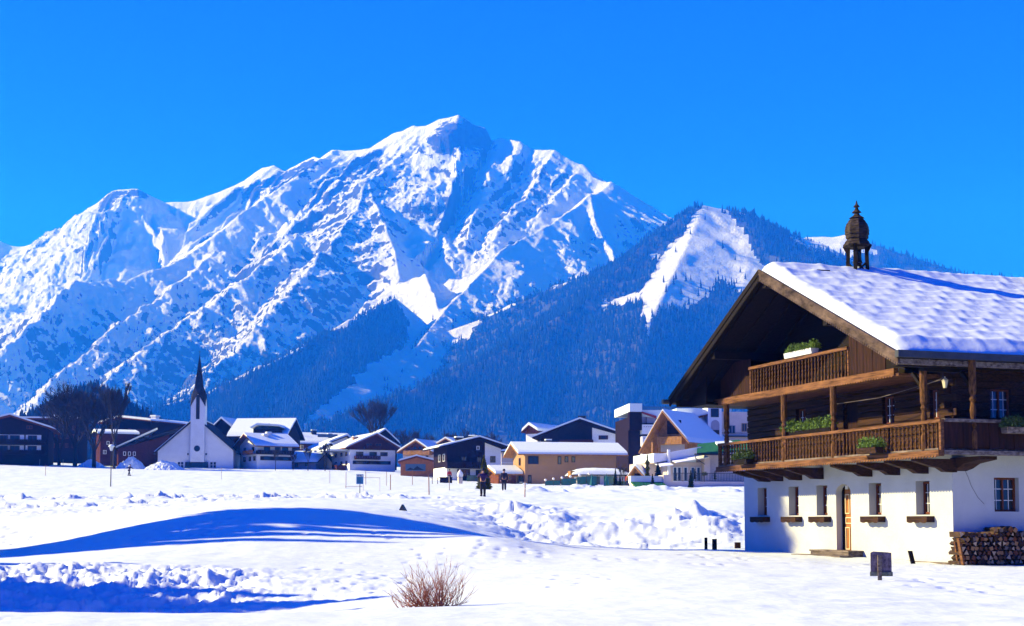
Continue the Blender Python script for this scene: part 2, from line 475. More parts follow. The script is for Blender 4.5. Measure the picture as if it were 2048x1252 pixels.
SNOWC = (.88, .90, .93)
M['massif'] = mountain_mat('mountain_snow_rock', (.055, .06, .075), SNOWC, 1.03, .04)
RID = [
 ([(-500,640,5700),(-200,540,5700),(-60,500,5600),(0,482,5500),(20,492,5500),(45,493,5500),(70,488,5450),(92,500,5450),(140,493,5400),(180,458,5320),(205,412,5260),(225,383,5200),(240,378,5200),(275,377,5200),(300,392,5220),(330,404,5300),(385,403,5300),(440,384,5300),(490,361,5300),(525,336,5220),(548,331,5180),(570,344,5150),(600,326,5120),(628,313,5100),(640,317,5050),(665,299,5000),(690,302,4960),(740,296,4900),(790,265,4820),(805,262,4800),(828,251,4760),(842,257,4740),(880,238,4700),(917,229,4650),(945,246,4650),(972,257,4650),(984,283,4650),(1010,280,4640),(1040,283,4600),(1065,299,4590),(1100,301,4560),(1130,320,4530),(1165,336,4500),(1185,356,4450),(1222,368,4400),(1262,396,4380),(1300,425,4340),(1335,447,4300),(1450,540,4250),(1600,660,4200)], .95, .95, 1.0),
 ([(672,300,4950),(600,350,4700),(545,385,4560),(493,421,4450),(430,470,4300),(377,507,4200),(302,545,4000),(240,560,3900),(151,567,3750),(100,617,3600),(45,673,3450),(0,713,3350),(-120,790,3200)], .85, .80, 1.0),
 ([(840,262,4740),(828,288,4600),(780,325,4450),(735,362,4300),(704,433,4050),(650,500,3850),(600,560,3650),(540,630,3450),(470,700,3250),(400,760,3100)], .85, .85, 1.1),
 ([(735,362,4300),(760,430,4080),(790,500,3850),(800,560,3700),(770,620,3550)], .9, .9, 1.1),
 ([(600,470,4050),(520,540,3800),(430,600,3600),(340,660,3450),(250,730,3250),(180,790,3100)], .8, .8, 1.1),
 ([(430,500,4200),(330,590,3850),(240,650,3600),(150,720,3400),(80,790,3200)], .8, .8, 1.0),
 ([(1222,368,4400),(1180,393,4220),(1130,430,4040),(1060,470,3840),(1000,505,3680),(950,560,3520),(900,610,3400),(850,672,3050),(800,733,2800),(740,792,2560),(680,840,2380),(600,880,2200)], .85, .9, 1.0),
 ([(1180,393,4220),(1190,440,4050),(1225,500,3900),(1235,545,3780),(1200,600,3620)], .8, .9, .8),
 ([(1090,470,3900),(1040,560,3600),(960,650,3350),(900,720,3150),(840,800,2950)], .8, .85, 1.1),
 ([(845,262,4740),(870,320,4520),(860,390,4330),(880,450,4150),(900,500,4000)], 1.0, 1.0, 1.1),
 ([(1000,282,4640),(985,340,4430),(960,400,4260),(940,450,4120),(930,500,3980)], 1.0, 1.0, 1.1),
 ([(1110,303,4550),(1070,360,4380),(1045,400,4260),(1005,440,4130),(985,480,4000)], 1.0, 1.0, 1.1),
 ([(1165,336,4500),(1120,385,4330),(1075,430,4180)], 1.0, 1.0, 1.0),
 ([(820,562,3650),(848,548,3560),(868,590,3420),(880,640,3300),(850,690,3150)], .85, 1.0, .7),
]
def smooth_faces(px, py):
    f = 1.0 + 0 * px
    for pts, w, k in (([(330, 440), (470, 430), (250, 540)], 70, .5), ([(560, 380), (660, 330), (760, 290), (880, 250)], 26, .5), ([(1180, 400), (1040, 500), (900, 610), (740, 790)], 26, .75),
                      ([(1230, 400), (1300, 470)], 45, .7), ([(800, 480), (860, 620), (760, 740)], 40, .6)):
        f = f * (1 - k * seg_blob(px, py, pts, w))
    return f
mt, mX, mY, mZ = field('mountain', RID, -330, 1700, 2150, 6000, 2.5, 820, M['massif'], 3, 1.0, 880, rf=smooth_faces)
mpx, mpy = to_px(mX, mY, mZ)
rk = -.16 + 0 * mpx
rk += .55 * seg_blob(mpx, mpy, [(900, 265), (965, 272)], 30)            # dark summit cap
rk += .42 * seg_blob(mpx, mpy, [(205, 415), (225, 392), (290, 386)], 13)
rk += .38 * seg_blob(mpx, mpy, [(495, 385), (560, 358), (625, 330)], 12)
rk += .20 * seg_blob(mpx, mpy, [(740, 380), (720, 520), (640, 600)], 85)
rk += .15 * seg_blob(mpx, mpy, [(560, 460), (420, 620), (330, 760)], 120)
rk += .14 * seg_blob(mpx, mpy, [(900, 420), (960, 500)], 70)
rk += .15 * seg_blob(mpx, mpy, [(1090, 350), (1040, 410)], 60)
rk += .14 * seg_blob(mpx, mpy, [(1000, 580), (900, 760)], 70)
rk += .12 * seg_blob(mpx, mpy, [(100, 700), (300, 780), (600, 740)], 80)
rk -= .22 * seg_blob(mpx, mpy, [(330, 480), (560, 440)], 60)
rk -= .20 * seg_blob(mpx, mpy, [(1180, 400), (900, 610)], 28)
rk -= .20 * seg_blob(mpx, mpy, [(870, 560), (780, 700), (700, 780)], 40)
set_rk(mt, rk)

# spur with a wood at the foot of the massif
M['hillside'] = mountain_mat('hillside_snow', (.07, .08, .09), SNOWC, 1.25, .06)
RE = [([(790,594,3250),(765,607,3150),(700,645,2950),(600,695,2700),(520,738,2560),(420,785,2420),(300,815,2300),(150,850,2200)], .95, .95, .5),
      ([(700,645,2950),(640,760,2500),(580,840,2150)], .5, .6, .5), ([(520,738,2560),(470,820,2200),(430,860,1950)], .5, .6, .5)]
fe, eX, eY, eZ = field('foothill', RE, -300, 1200, 1500, 3900, 5, 300, M['hillside'], 13, .4, 880)

# the nearer wooded hill with the bare pasture on top
RF = [([(480,885,1700),(600,868,1850),(700,830,1980),(800,790,2120),(900,748,2260),(1040,688,2450),(1120,640,2560),(1180,592,2660),(1240,536,2780),(1290,486,2850),(1345,450,2920),(1375,425,2960),(1397,416,3000),(1420,418,3000),(1470,422,3010),(1500,433,3050),(1540,458,3100),(1580,483,3180),(1700,535,3300),(1900,600,3400),(2400,660,3600),(2900,700,3800)], .62, .62, .35),
      ([(1408,417,3000),(1370,500,2760),(1330,580,2540),(1290,660,2330),(1262,760,2080),(1240,860,1800)], .55, .5, .35),
      ([(1500,433,3050),(1500,520,2800),(1480,600,2560),(1470,700,2300),(1480,820,1950)], .55, .5, .35),
      ([(1120,640,2560),(1060,740,2250),(1000,840,1900)], .5, .5, .4),
      ([(1600,490,3200),(1620,600,2800),(1650,760,2300)], .5, .5, .4)]
ff, fX, fY, fZ = field('hill', RF, 200, 2600, 1250, 4300, 5, 380, M['hillside'], 23, .2, 880)
fpx, fpy = to_px(fX, fY, fZ)

RB = [([(1380,600,4500),(1480,540,4400),(1560,500,4300),(1590,480,4250),(1620,473,4220),(1690,475,4200),(1760,492,4150),(1850,522,4100),(1930,546,4050),(2048,560,4000),(2400,600,4000)], .6, .6, .35),
      ([(1690,475,4200),(1720,560,3900)], .5, .5, .3)]
fb, bX, bY, bZ = field('far_hill', RB, 1200, 2900, 2500, 5600, 6, 240, M['hillside'], 33, .35, 880)


# ------------------------------------------------------------------ woods (one object each: nobody could count them)
M['spruce'] = varied('spruce_needles', (.005, .013, .014), (.014, .032, .03), .35, rough=.95, spec=.05)
def wood(name, X, Y, Z, test, n, hmin, hmax, seed, label, cat='forest', tiers=2):
    rng = np.random.default_rng(seed)
    nr, nc = X.shape
    i = rng.random(n) * (nr - 1.001); j = rng.random(n) * (nc - 1.001)
    i0, j0 = i.astype(int), j.astype(int); a, b = i - i0, j - j0
    def s(A): return (A[i0, j0] * (1-a) * (1-b) + A[i0+1, j0] * a * (1-b) + A[i0, j0+1] * (1-a) * b + A[i0+1, j0+1] * a * b)
    x, y, z = s(X), s(Y), s(Z)
    px, py = to_px(x, y, z)
    k = test(px, py, x, y, z) & (rng.random(n) < y / Y.max())
    x, y, z = x[k], y[k], z[k]; m = len(x)
    h = rng.uniform(hmin, hmax, m) * (.75 + .4 * rng.random(m)); r = h * rng.uniform(.16, .24, m)
    ns = 5; Vs = []; Fs = []
    off = 0
    for t in range(tiers):
        zb = h * (.06 + .40 * t); zt = h * (.66 + .34 * t) if t < tiers - 1 else h
        rr = r * (1 - .42 * t)
        ph = rng.random(m) * 6.28
        ring = []
        for q in range(ns):
            an = ph + q * 2 * np.pi / ns; jit = rng.uniform(.75, 1.2, m)
            ring.append(np.stack([x + rr * jit * np.cos(an), y + rr * jit * np.sin(an), z + zb + rng.uniform(-.04, .04, m) * h], 1))
        top = np.stack([x + r * .1 * rng.standard_normal(m), y, z + zt], 1)
        Vt = np.stack(ring + [top], 1).reshape(-1, 3)
        bi = off + np.arange(m) * (ns + 1)
        for q in range(ns):
            Fs.append(np.stack([bi + q, bi + (q + 1) % ns, bi + ns], 1))
        Vs.append(Vt); off += len(Vt)
    o = np_mesh(name, np.vstack(Vs), np.vstack(Fs), M['spruce'], smooth=False)
    tag(o, label, cat, kind='stuff')
    print(name, m)
    return o
PF = [(470,860),(640,838),(760,785),(900,700),(960,640),(1045,600),(1120,570),(1180,535),(1240,490),(1290,445),(1345,410),(1378,400),(1396,405),(1392,440),(1330,495),(1300,560),(1285,590),(1200,600),(1210,618),(1280,610),(1305,640),(1330,610),(1400,600),(1440,560),(1500,590),(1560,640),(2400,600),(2400,1000),(470,1000)]
PF2 = [(1440,410),(1500,425),(1545,450),(1585,478),(1700,530),(1900,600),(1900,720),(1560,640),(1530,530),(1500,480),(1470,440)]
PGAP = [(1286,610),(1306,610),(1296,690)]
def tF(px, py, x, y, z):
    jx = px + 16 * gn(x / 90, y / 90, 5) + 9 * gn(x / 22, y / 22, 15); jy = py + 16 * gn(x / 90 + 9, y / 90, 6) + 9 * gn(x / 18 + 9, y / 18, 16)
    return (inpoly(jx, jy, PF) | inpoly(jx, jy, PF2)) & ~inpoly(px, py, PGAP) & (fbm(x / 130, y / 130, 3, 8) > -.48)
set_rk(ff, np.where(tF(fpx, fpy, fX, fY, fZ), 1.0, -.3))
wood('hillside_forest', fX, fY, fZ, tF, 190000, 9, 18, 1, 'dark spruce forest covering the hill right of the high peak')
PE = [(300,815),(420,785),(520,740),(600,697),(700,648),(770,608),(792,590),(800,610),(822,650),(806,690),(760,722),(720,742),(700,775),(660,800),(610,845),(560,1000),(150,1000),(150,850)]
def tE(px, py, x, y, z):
    jx = px + 10 * gn(x / 60, y / 60, 5); jy = py + 10 * gn(x / 60 + 9, y / 60, 6)
    return inpoly(jx, jy, PE)
epx, epy = to_px(eX, eY, eZ)
set_rk(fe, np.where(tE(epx, epy, eX, eY, eZ), 1.0, -.2))
wood('foothill_forest', eX, eY, eZ, tE, 110000, 9, 17, 2, 'dark forest triangle at the foot of the snowy massif')
def tB(px, py, x, y, z):
    return ((px > 1705) & (fbm(x / 90, y / 90, 2, 3) > -.3)) | ((px < 1640) & (py > 505) & (fbm(x / 90, y / 90, 2, 3) > -.1)) | ((py > 520))
bpx, bpy_ = to_px(bX, bY, bZ)
set_rk(fb, np.where(tB(bpx, bpy_, bX, bY, bZ), .9, -.3))
wood('far_forest', bX, bY, bZ, tB, 46000, 11, 21, 3, 'far tree line on the white hill behind the bell turret')
def tM(px, py, x, y, z):
    low = sstep(560, 860, py + 40 * gn(x / 200, y / 200, 7))
    return (_h(np.floor(x * 7), np.floor(y * 7), 4) < low * .9) & (fbm(x / 110, y / 110, 3, 18) > .12 - .25 * low) & (py < 890)
wood('scattered_forest', mX, mY, mZ, tM, 60000, 9, 17, 4, 'thin scattered spruces on the lower cliffs of the massif')
# wooded knoll behind the left houses
RK = [([(60,860,900),(120,820,860),(185,778,820),(230,795,810),(300,840,800),(360,872,790)], .5, .5, .3)]
kn, kX, kY, kZ = field('knoll', RK, -60, 460, 560, 1100, 6, 60, M['hillside'], 43, .08, 905)
set_rk(kn, np.full(kX.shape, 1.0))
wood('knoll_forest', kX, kY, kZ - 3, lambda px, py, x, y, z: (py < 960), 16000, 6, 11, 5, 'dark wooded knoll behind the big bare tree on the left', tiers=3)

# air: one closed box of thin blue haze round everything
hm = bpy.data.materials.new('haze_air'); hm.use_nodes = True
hm.node_tree.nodes.clear()
ho = hm.node_tree.nodes.new('ShaderNodeOutputMaterial'); hv = hm.node_tree.nodes.new('ShaderNodeVolumePrincipled')
hv.inputs['Color'].default_value = (.008, .17, 1.0, 1)
hv.inputs['Absorption Color'].default_value = (1, 1, 1, 1)
hv.inputs['Density'].default_value = .00026
hv.inputs['Anisotropy'].default_value = .0
hm.node_tree.links.new(hv.outputs[0], ho.inputs['Volume'])
b = MB(); b.box(-9000, 9000, -60, 6800, -160, 1500)
hz = b.build('haze', hm); tag(hz, 'thin blue mountain haze filling the valley air', 'haze', kind='stuff')
# ------------------------------------------------------------------ wood, plaster, metal, glass
def wood_mat(name, c1, c2, stretch, scale=3.0, bump=.5):
    m = varied(name, c1, c2, scale, stretch, .82, bump, 8, .18, .32, .68, bscale=scale * 1.6)
    return m
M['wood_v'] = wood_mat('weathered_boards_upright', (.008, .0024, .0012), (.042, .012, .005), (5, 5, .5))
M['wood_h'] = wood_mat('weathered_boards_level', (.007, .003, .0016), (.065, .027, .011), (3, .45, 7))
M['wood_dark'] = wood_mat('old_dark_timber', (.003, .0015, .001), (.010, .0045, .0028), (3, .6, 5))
M['wood_rail'] = wood_mat('sunbleached_rail_timber', (.035, .012, .005), (.25, .11, .045), (4, .5, 6))
M['wood_bal'] = wood_mat('turned_baluster_timber', (.02, .007, .002), (.18, .08, .026), (7, 7, 2.2))
M['wood_grey'] = wood_mat('grey_bleached_timber', (.035, .022, .018), (.26, .21, .18), (3, .6, 5))
M['plaster'] = varied('lime_plaster', (.47, .48, .50), (.57, .58, .60), .9, (1, 1, 1), .9, .35, 8, .1, .3, .7, bscale=14)
M['glass'] = mat('window_glass', (.02, .025, .035), .06, .5)
M['frame_red'] = wood_mat('reddish_window_frame', (.10, .028, .012), (.20, .06, .025), (4, 4, 2))
M['white_paint'] = mat('white_painted_wood', (.75, .75, .76), .6, .3)
M['door_wood'] = wood_mat('orange_brown_door', (.24, .085, .02), (.42, .17, .05), (6, 6, .8))
M['door_trim'] = mat('cream_door_moulding', (.70, .55, .33), .6, .3)
M['metal_dark'] = varied('dark_sheet_metal', (.02, .022, .028), (.045, .045, .05), 3, (1, 1, 1), .5, 0, 4, .5)
M['verge'] = wood_mat('weathered_verge_board', (.012, .006, .005), (.15, .10, .08), (4, .7, 1.5), 2.5)
M['shingle'] = varied('weathered_shingles', (.004, .003, .002), (.06, .04, .03), 7, (1, 1, 3), .85, .4)
M['lampglass'] = mat('milky_lantern_glass', (.75, .66, .45), .4, .4)
M['leaf'] = varied('bright_green_heather', (.05, .10, .015), (.16, .26, .04), 9, (1, 1, 1), .7, 0, 3, .2)
M['leaf_dark'] = varied('dark_shrub_leaves', (.02, .045, .01), (.07, .12, .025), 9, (1, 1, 1), .7, 0, 3, .2)
M['bronze'] = mat('dark_bell_bronze', (.03, .022, .014), .45, .5, .6)

# ------------------------------------------------------------------ the farmhouse at the right
TH = R(18.7)
C0 = W(1908, 1130, 38.0)
FH = empty('farmhouse', C0, TH)      # local x runs back along the side wall, y along the gable front, z up
tag(FH, 'big old alpine farmhouse with white ground floor and two dark carved balconies', 'farmhouse')
def FB(mb, name, m, parent=None, smooth=False): return mb.build(name, m, parent or FH, smooth=smooth)
def wall_x(mb, x, th, y0, y1, z0, z1, holes):
    """wall in the plane x, openings as (ya, yb, za, zb); reveals go th deep"""
    ys = sorted({y0, y1, *[h[0] for h in holes], *[h[1] for h in holes]}); zs = sorted({z0, z1, *[h[2] for h in holes], *[h[3] for h in holes]})
    for a, b in zip(ys[:-1], ys[1:]):
        for c, d in zip(zs[:-1], zs[1:]):
            ym, zm = (a + b) / 2, (c + d) / 2
            if not any(h[0] < ym < h[1] and h[2] < zm < h[3] for h in holes):
                mb.face([(x, b, c), (x, a, c), (x, a, d), (x, b, d)])
    for (a, b, c, d) in holes:
        mb.face([(x, a, c), (x, a, d), (x + th, a, d), (x + th, a, c)]); mb.face([(x, b, c), (x + th, b, c), (x + th, b, d), (x, b, d)])
        mb.face([(x, a, d), (x, b, d), (x + th, b, d), (x + th, a, d)]); mb.face([(x, a, c), (x + th, a, c), (x + th, b, c), (x, b, c)])
def wall_y(mb, y, th, x0, x1, z0, z1, holes):
    xs = sorted({x0, x1, *[h[0] for h in holes], *[h[1] for h in holes]}); zs = sorted({z0, z1, *[h[2] for h in holes], *[h[3] for h in holes]})
    for a, b in zip(xs[:-1], xs[1:]):
        for c, d in zip(zs[:-1], zs[1:]):
            xm, zm = (a + b) / 2, (c + d) / 2
            if not any(h[0] < xm < h[1] and h[2] < zm < h[3] for h in holes):
                mb.face([(a, y, c), (b, y, c), (b, y, d), (a, y, d)])
    for (a, b, c, d) in holes:
        mb.face([(a, y, c), (a, y, d), (a, y + th, d), (a, y + th, c)]); mb.face([(b, y, c), (b, y + th, c), (b, y + th, d), (b, y, d)])
        mb.face([(a, y, d), (b, y, d), (b, y + th, d), (a, y + th, d)]); mb.face([(a, y, c), (a, y + th, c), (b, y + th, c), (b, y, c)])
HL = 15.0; HW = 11.7; ZE = 5.42; ZR = 8.72; YM = 5.85; SL = (ZR - ZE) / (YM + 1.3)
SLL = .52
def roofz(y): return ZR - (YM - y) * SL if y < YM else ZR - (y - YM) * SLL
WIN = [(10.12, 10.74), (8.04, 8.66), (6.30, 6.94), (3.36, 4.0), (1.02, 1.66)]
b = MB()
holes = [(a, c, 1.34, 2.27) for a, c in WIN] + [(4.98, 5.80, .12, 2.28)]
wall_x(b, 0, .34, 0, HW, -.8, 2.97, holes)
wall_y(b, 0, .26, 0, HL, -.8, 2.97, [(1.33, 2.13, 1.42, 2.34)])
wall_y(b, 0, .26, HL, HL + .01, -.8, 2.97, [])
b.face([(0, HW, -.8), (0, HW, 2.97), (HL, HW, 2.97), (HL, HW, -.8)]); b.face([(HL, 0, -.8), (HL, HW, -.8), (HL, HW, 2.97), (HL, 0, 2.97)])
# rounded door arch: plaster spandrels in the top corners of the opening
for s in (0, 1):
    y0 = 4.98 if s == 0 else 5.80
    arc = [(0.001, 5.39 + math.cos(t) * .41 * (-1 if s == 0 else 1), 2.02 + math.sin(t) * .26) for t in [k * math.pi / 2 / 6 for k in range(7)]]
    b.prism([(0.001, y0, 2.279)] + arc, (0, 0, 0), (.335, 0, 0))
gf = FB(b, 'ground_floor_wall', M['plaster'])
gf['label'] = 'white lime plastered ground floor wall'
# crack in the plaster of the side wall
b = MB(); b.tube([(.33, -.004, 2.85), (.36, -.004, 2.6), (.50, -.004, 2.35), (.60, -.004, 2.1), (.80, -.004, 1.8), (1.0, -.004, 1.62)], .006, 4)
FB(b, 'plaster_crack', M['metal_dark'], gf)
# windows
def fh_window(yc, w, z0, z1, x, side=False):
    fr = MB(); h = z1 - z0; t = .055
    def bx(a0, a1, c0, c1, d0, d1):
        if side: fr.box(yc + a0, yc + a1, x + d0, x + d1, c0, c1)
        else: fr.box(x + d0, x + d1, yc + a0, yc + a1, c0, c1)
    bx(-w/2, -w/2 + t, z0, z1, 0, .07); bx(w/2 - t, w/2, z0, z1, 0, .07)
    bx(-w/2 + t, w/2 - t, z0, z0 + t, 0, .07); bx(-w/2 + t, w/2 - t, z1 - t, z1, 0, .07)
    bx(-.025, .025, z0 + t, z1 - t, .005, .06)
    f = FB(fr, 'window', M['frame_red'])
    g = MB(); g.box(*( (yc - w/2 + t, yc + w/2 - t, x + .05, x + .06) if side else (x + .05, x + .06, yc - w/2 + t, yc + w/2 - t)), z0 + t, z1 - t)
    FB(g, 'pane', M['glass'], f)
    s = MB()
    for k in (1, 2):
        z = z0 + h * k / 3
        for (a0, a1) in ((-w/2 + t, -.025), (.025, w/2 - t)):
            s.box(*((yc + a0, yc + a1, x + .03, x + .045) if side else (x + .03, x + .045, yc + a0, yc + a1)), z - .01, z + .01)
    for a in (-w/4, w/4):
        s.box(*((yc + a - .009, yc + a + .009, x + .032, x + .047) if side else (x + .032, x + .047, yc + a - .009, yc + a + .009)), z0 + t, z1 - t)
    FB(s, 'glazing_bar', M['white_paint'], f)
    return f
for a, c in WIN: fh_window((a + c) / 2, c - a - .02, 1.36, 2.25, .24)
fh_window(1.73, .80, 1.42, 2.34, .16, side=True)
# door
b = MB(); b.box(.26, .31, 5.02, 5.76, .12, 2.26); dr = FB(b, 'door', M['door_wood'])
b = MB(); b.box(.2, .30, 4.985, 5.06, .12, 2.27); b.box(.2, .30, 5.72, 5.795, .12, 2.27); b.box(.2, .30, 5.06, 5.72, 2.12, 2.27)
FB(b, 'door_frame', M['wood_dark'], dr)
b = MB()
for (z0, z1) in ((.30, .98), (1.08, 1.28), (1.38, 1.98)):
    for (y0, y1) in ((5.12, 5.36), (5.44, 5.68)) if z1 - z0 > .4 else ((5.14, 5.66),):
        b.box(.235, .258, y0, y0 + .03, z0, z1); b.box(.235, .258, y1 - .03, y1, z0, z1)
        b.box(.235, .258, y0 + .03, y1 - .03, z0, z0 + .03); b.box(.235, .258, y0 + .03, y1 - .03, z1 - .03, z1)
FB(b, 'door_moulding', M['door_trim'], dr)
b = MB(); b.tube([(.22, 5.12, 1.02), (.19, 5.12, 1.02), (.19, 5.2, 1.02)], .012, 5); FB(b, 'door_handle', M['bronze'], dr)
b = MB(); b.box(.1, .2, 5.3, 5.44, 2.12, 2.24); FB(b, 'door_lamp', M['lampglass'])
# doorstep of planks
b = MB()
b.box(-.95, -.52, 4.1, 6.9, -.2, .10); b.box(-.50, -.01, 4.35, 6.5, -.2, .24); b.box(-.95, -.52, 4.1, 6.9, .105, .15); b.box(-.52, -.012, 4.32, 6.55, .245, .29)
FB(b, 'doorstep', M['wood_grey'])
b = MB(); b.box(-.06, -.01, .1, 11.75, -.3, .06); b.box(-.5, -.1, 9.0, 13.4, -.25, .06); FB(b, 'plinth_board', M['wood_grey'])

# first floor: log walls
def logs(mb, axis, c, t, u0, u1, z0, z1, holes=(), h=.2):
    z = z0; k = 0
    while z < z1 - .02:
        zt = min(z + h, z1); segs = [(u0, u1)]
        for (a, b_, c0, d0) in holes:
            if c0 < (z + zt) / 2 < d0:
                segs = [s2 for s in segs for s2 in ((s[0], min(s[1], a)), (max(s[0], b_), s[1])) if s2[1] - s2[0] > .02]
        jit = random.uniform(-.015, .015)
        for (a, b_) in segs:
            pr = [(0.03, z), (0, z + .03), (0, zt - .03), (0.03, zt - .008), (t, zt - .008), (t, z)]
            if axis == 'x': mb.prism([(c + jit + p, a, q) for p, q in pr], (0, 0, 0), (0, b_ - a, 0))
            else: mb.prism([(a, c + jit + p, q) for p, q in pr], (0, 0, 0), (b_ - a, 0, 0))
        z = zt; k += 1
lh = [(2.70, 3.30, 3.95, 4.75), (.62, 1.0, 3.95, 4.75), (4.6, 5.4, 2.97, 4.8), (7.6, 8.2, 3.95, 4.75)]
b = MB(); logs(b, 'x', .05, .2, -.02, 11.5, 2.97, 5.2, lh); logs(b, 'y', .05, .2, .3, HL, 2.97, 5.3, [(1.33, 2.0, 3.92, 4.75)])
b.box(.3, HL, HW - .3, HW - .1, 2.97, 5.2); b.box(.45, .5, .3, HW - .3, 2.97, 5.2)
for z in [2.99 + .4 * k for k in range(6)]: b.box(-.16, .04, .06, .24, z, z + .19); b.box(.06, .24, -.16, .04, z + .2, min(z + .39, 5.2))
lw = FB(b, 'log_wall', M['wood_h'])
for (a, c, z0, z1) in (lh[0], lh[1], lh[3]):
    fh_window((a + c) / 2, c - a, z0, z1, .16)
fh_window(1.665, .67, 3.92, 4.75, .16, side=True)
b = MB(); b.box(.18, .24, 4.62, 5.38, 2.98, 4.78); bd = FB(b, 'balcony_door', M['wood_v'])
b = MB(); b.box(.1, .2, 4.52, 4.6, 2.97, 4.86); b.box(.1, .2, 5.4, 5.48, 2.97, 4.86); FB(b, 'door_frame', M['wood_rail'], bd)

# attic: closed gable wall set back under the roof, and the side enclosure at the left
b = MB()
zi = lambda y: roofz(y) - .16
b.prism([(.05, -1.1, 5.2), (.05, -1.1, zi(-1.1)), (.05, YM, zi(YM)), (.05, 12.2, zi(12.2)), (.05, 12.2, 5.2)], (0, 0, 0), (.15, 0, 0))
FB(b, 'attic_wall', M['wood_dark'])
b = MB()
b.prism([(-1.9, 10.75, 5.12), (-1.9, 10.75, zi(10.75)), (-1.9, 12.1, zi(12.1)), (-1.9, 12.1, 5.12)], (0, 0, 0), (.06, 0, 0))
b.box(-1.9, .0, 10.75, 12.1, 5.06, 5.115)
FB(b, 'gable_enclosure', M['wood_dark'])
# upper gallery boards left and right of the balustrade (each board a strip with its own tiny set-back)
def boards(name, xp, y0, y1, z0, topf, m, parent=None, w=.155, axis='x'):
    mb = MB(); y = y0
    while y < y1 - .01:
        ye = min(y + w, y1); o = random.uniform(0, .018)
        if axis == 'x': mb.prism([(xp + o, y + .004, z0), (xp + o, y + .004, topf(y)), (xp + o, ye - .004, topf(ye)), (xp + o, ye - .004, z0)], (0, 0, 0), (.03, 0, 0))
        else: mb.prism([(y + .004, xp + o, z0), (y + .004, xp + o, topf(y)), (ye - .004, xp + o, topf(ye)), (ye - .004, xp + o, z0)], (0, 0, 0), (0, .03, 0))
        y = ye
    return FB(mb, name, m, parent)
XB = -1.35
up = MB()
up.box(XB - .05, 0, .3, 11.0, 5.05, 5.12)                                  # floor
up.box(XB - .10, XB + .04, .45, 11.0, 5.06, 5.26)                          # face beam
UB = FB(up, 'upper_balcony', M['wood_rail'])
boards('board_panel', XB, 1.0, 2.80, 5.26, lambda y: zi(y) - .12, M['wood_v'], UB)
boards('board_panel', XB, 8.66, 10.75, 5.26, lambda y: min(zi(y) - .12, 6.4), M['wood_v'], UB)
b = MB(); b.box(XB - .07, XB + .05, 2.80, 8.66, 6.03, 6.12); b.box(XB - .02, XB + .05, 2.8, 2.86, 5.26, 6.03); b.box(XB - .02, XB + .05, 8.6, 8.66, 5.26, 6.03)
FB(b, 'handrail', M['wood_rail'], UB)
def scallops(mb, x, y0, y1, z, step=.13, dep=.06):
    y = y0
    while y < y1:
        pts = [(x, y, z)] + [(x, y + step * (.5 - .5 * math.cos(math.pi * k / 4)), z - dep * math.sin(math.pi * k / 4)) for k in range(5)]
        mb.prism([(x, y, z + .03), (x, y, z)] + [(x, y + step * k / 4, z - dep * math.sin(math.pi * k / 4)) for k in range(1, 4)] + [(x, y + step, z), (x, y + step, z + .03)], (0, 0, 0), (.02, 0, 0))
        y += step
b = MB(); scallops(b, XB - .102, .5, 10.9, 5.08); FB(b, 'scalloped_edging', M['wood_rail'], UB)
def baluster_mesh(h):
    mb = MB()
    prof = [(.042, 0), (.042, .16*h), (.02, .20*h), (.034, .26*h), (.038, .36*h), (.022, .47*h), (.036, .50*h), (.036, .53*h), (.022, .56*h), (.03, .68*h), (.018, .76*h), (.036, .80*h), (.036, .84*h), (.024, .88*h), (.036, h)]
    mb.lathe(prof, n=6, rot=.3)
    me = mb.mesh('baluster', M['wood_bal']); me.polygons.foreach_set('use_smooth', [False] * len(me.polygons)); return me
bm_u, bm_l = baluster_mesh(.78), baluster_mesh(.72)
def balusters(me, parent, x, y0, y1, n, z):
    for k in range(n):
        o = bpy.data.objects.new('baluster', me); COL.objects.link(o); o.parent = parent
        o.location = (x + random.uniform(-.004, .004), y0 + (y1 - y0) * k / (n - 1), z); o.rotation_euler = (0, 0, random.uniform(0, 6))
balusters(bm_u, UB, XB, 2.98, 8.48, 31, 5.26)
# lower balcony
lo = MB(); lo.box(XB - .05, -.002, -1.38, 10.85, 2.975, 3.03); lo.box(-.0, HL, -1.38, -.002, 2.975, 3.03)
LB = FB(lo, 'lower_balcony', M['wood_grey'])
b = MB(); b.box(XB - .13, XB + .04, -1.5, 10.9, 2.82, 2.972); scallops(b, XB - .15, -1.45, 10.8, 2.84); FB(b, 'face_beam', M['wood_rail'], LB)
b = MB(); b.box(XB - .07, XB + .06, -1.5, 10.9, 3.68, 3.76); b.box(XB - .05, XB + .05, -1.5, -1.42, 2.98, 3.68); b.box(XB - .05, XB + .05, 10.8, 10.88, 2.98, 3.68)
b.box(XB - .03, XB + .03, 6.4, 6.47, 3.0, 3.68); FB(b, 'handrail', M['wood_rail'], LB)
balusters(bm_l, LB, XB, -1.28, 10.72, 66, 2.975)
boards('board_panel', -1.44, XB + .07, HL, 3.02, lambda y: 3.70, M['wood_v'], LB, axis='y')
b = MB(); b.box(XB + .07, HL, -1.53, -1.36, 3.70, 3.78); FB(b, 'side_handrail', M['wood_grey'], LB)
b = MB(); b.box(XB + .05, HL, -1.52, -1.36, 2.86, 2.972); b.box(XB + .05, HL, -1.36, -.01, 2.93, 2.97); FB(b, 'side_beam', M['wood_grey'], LB)
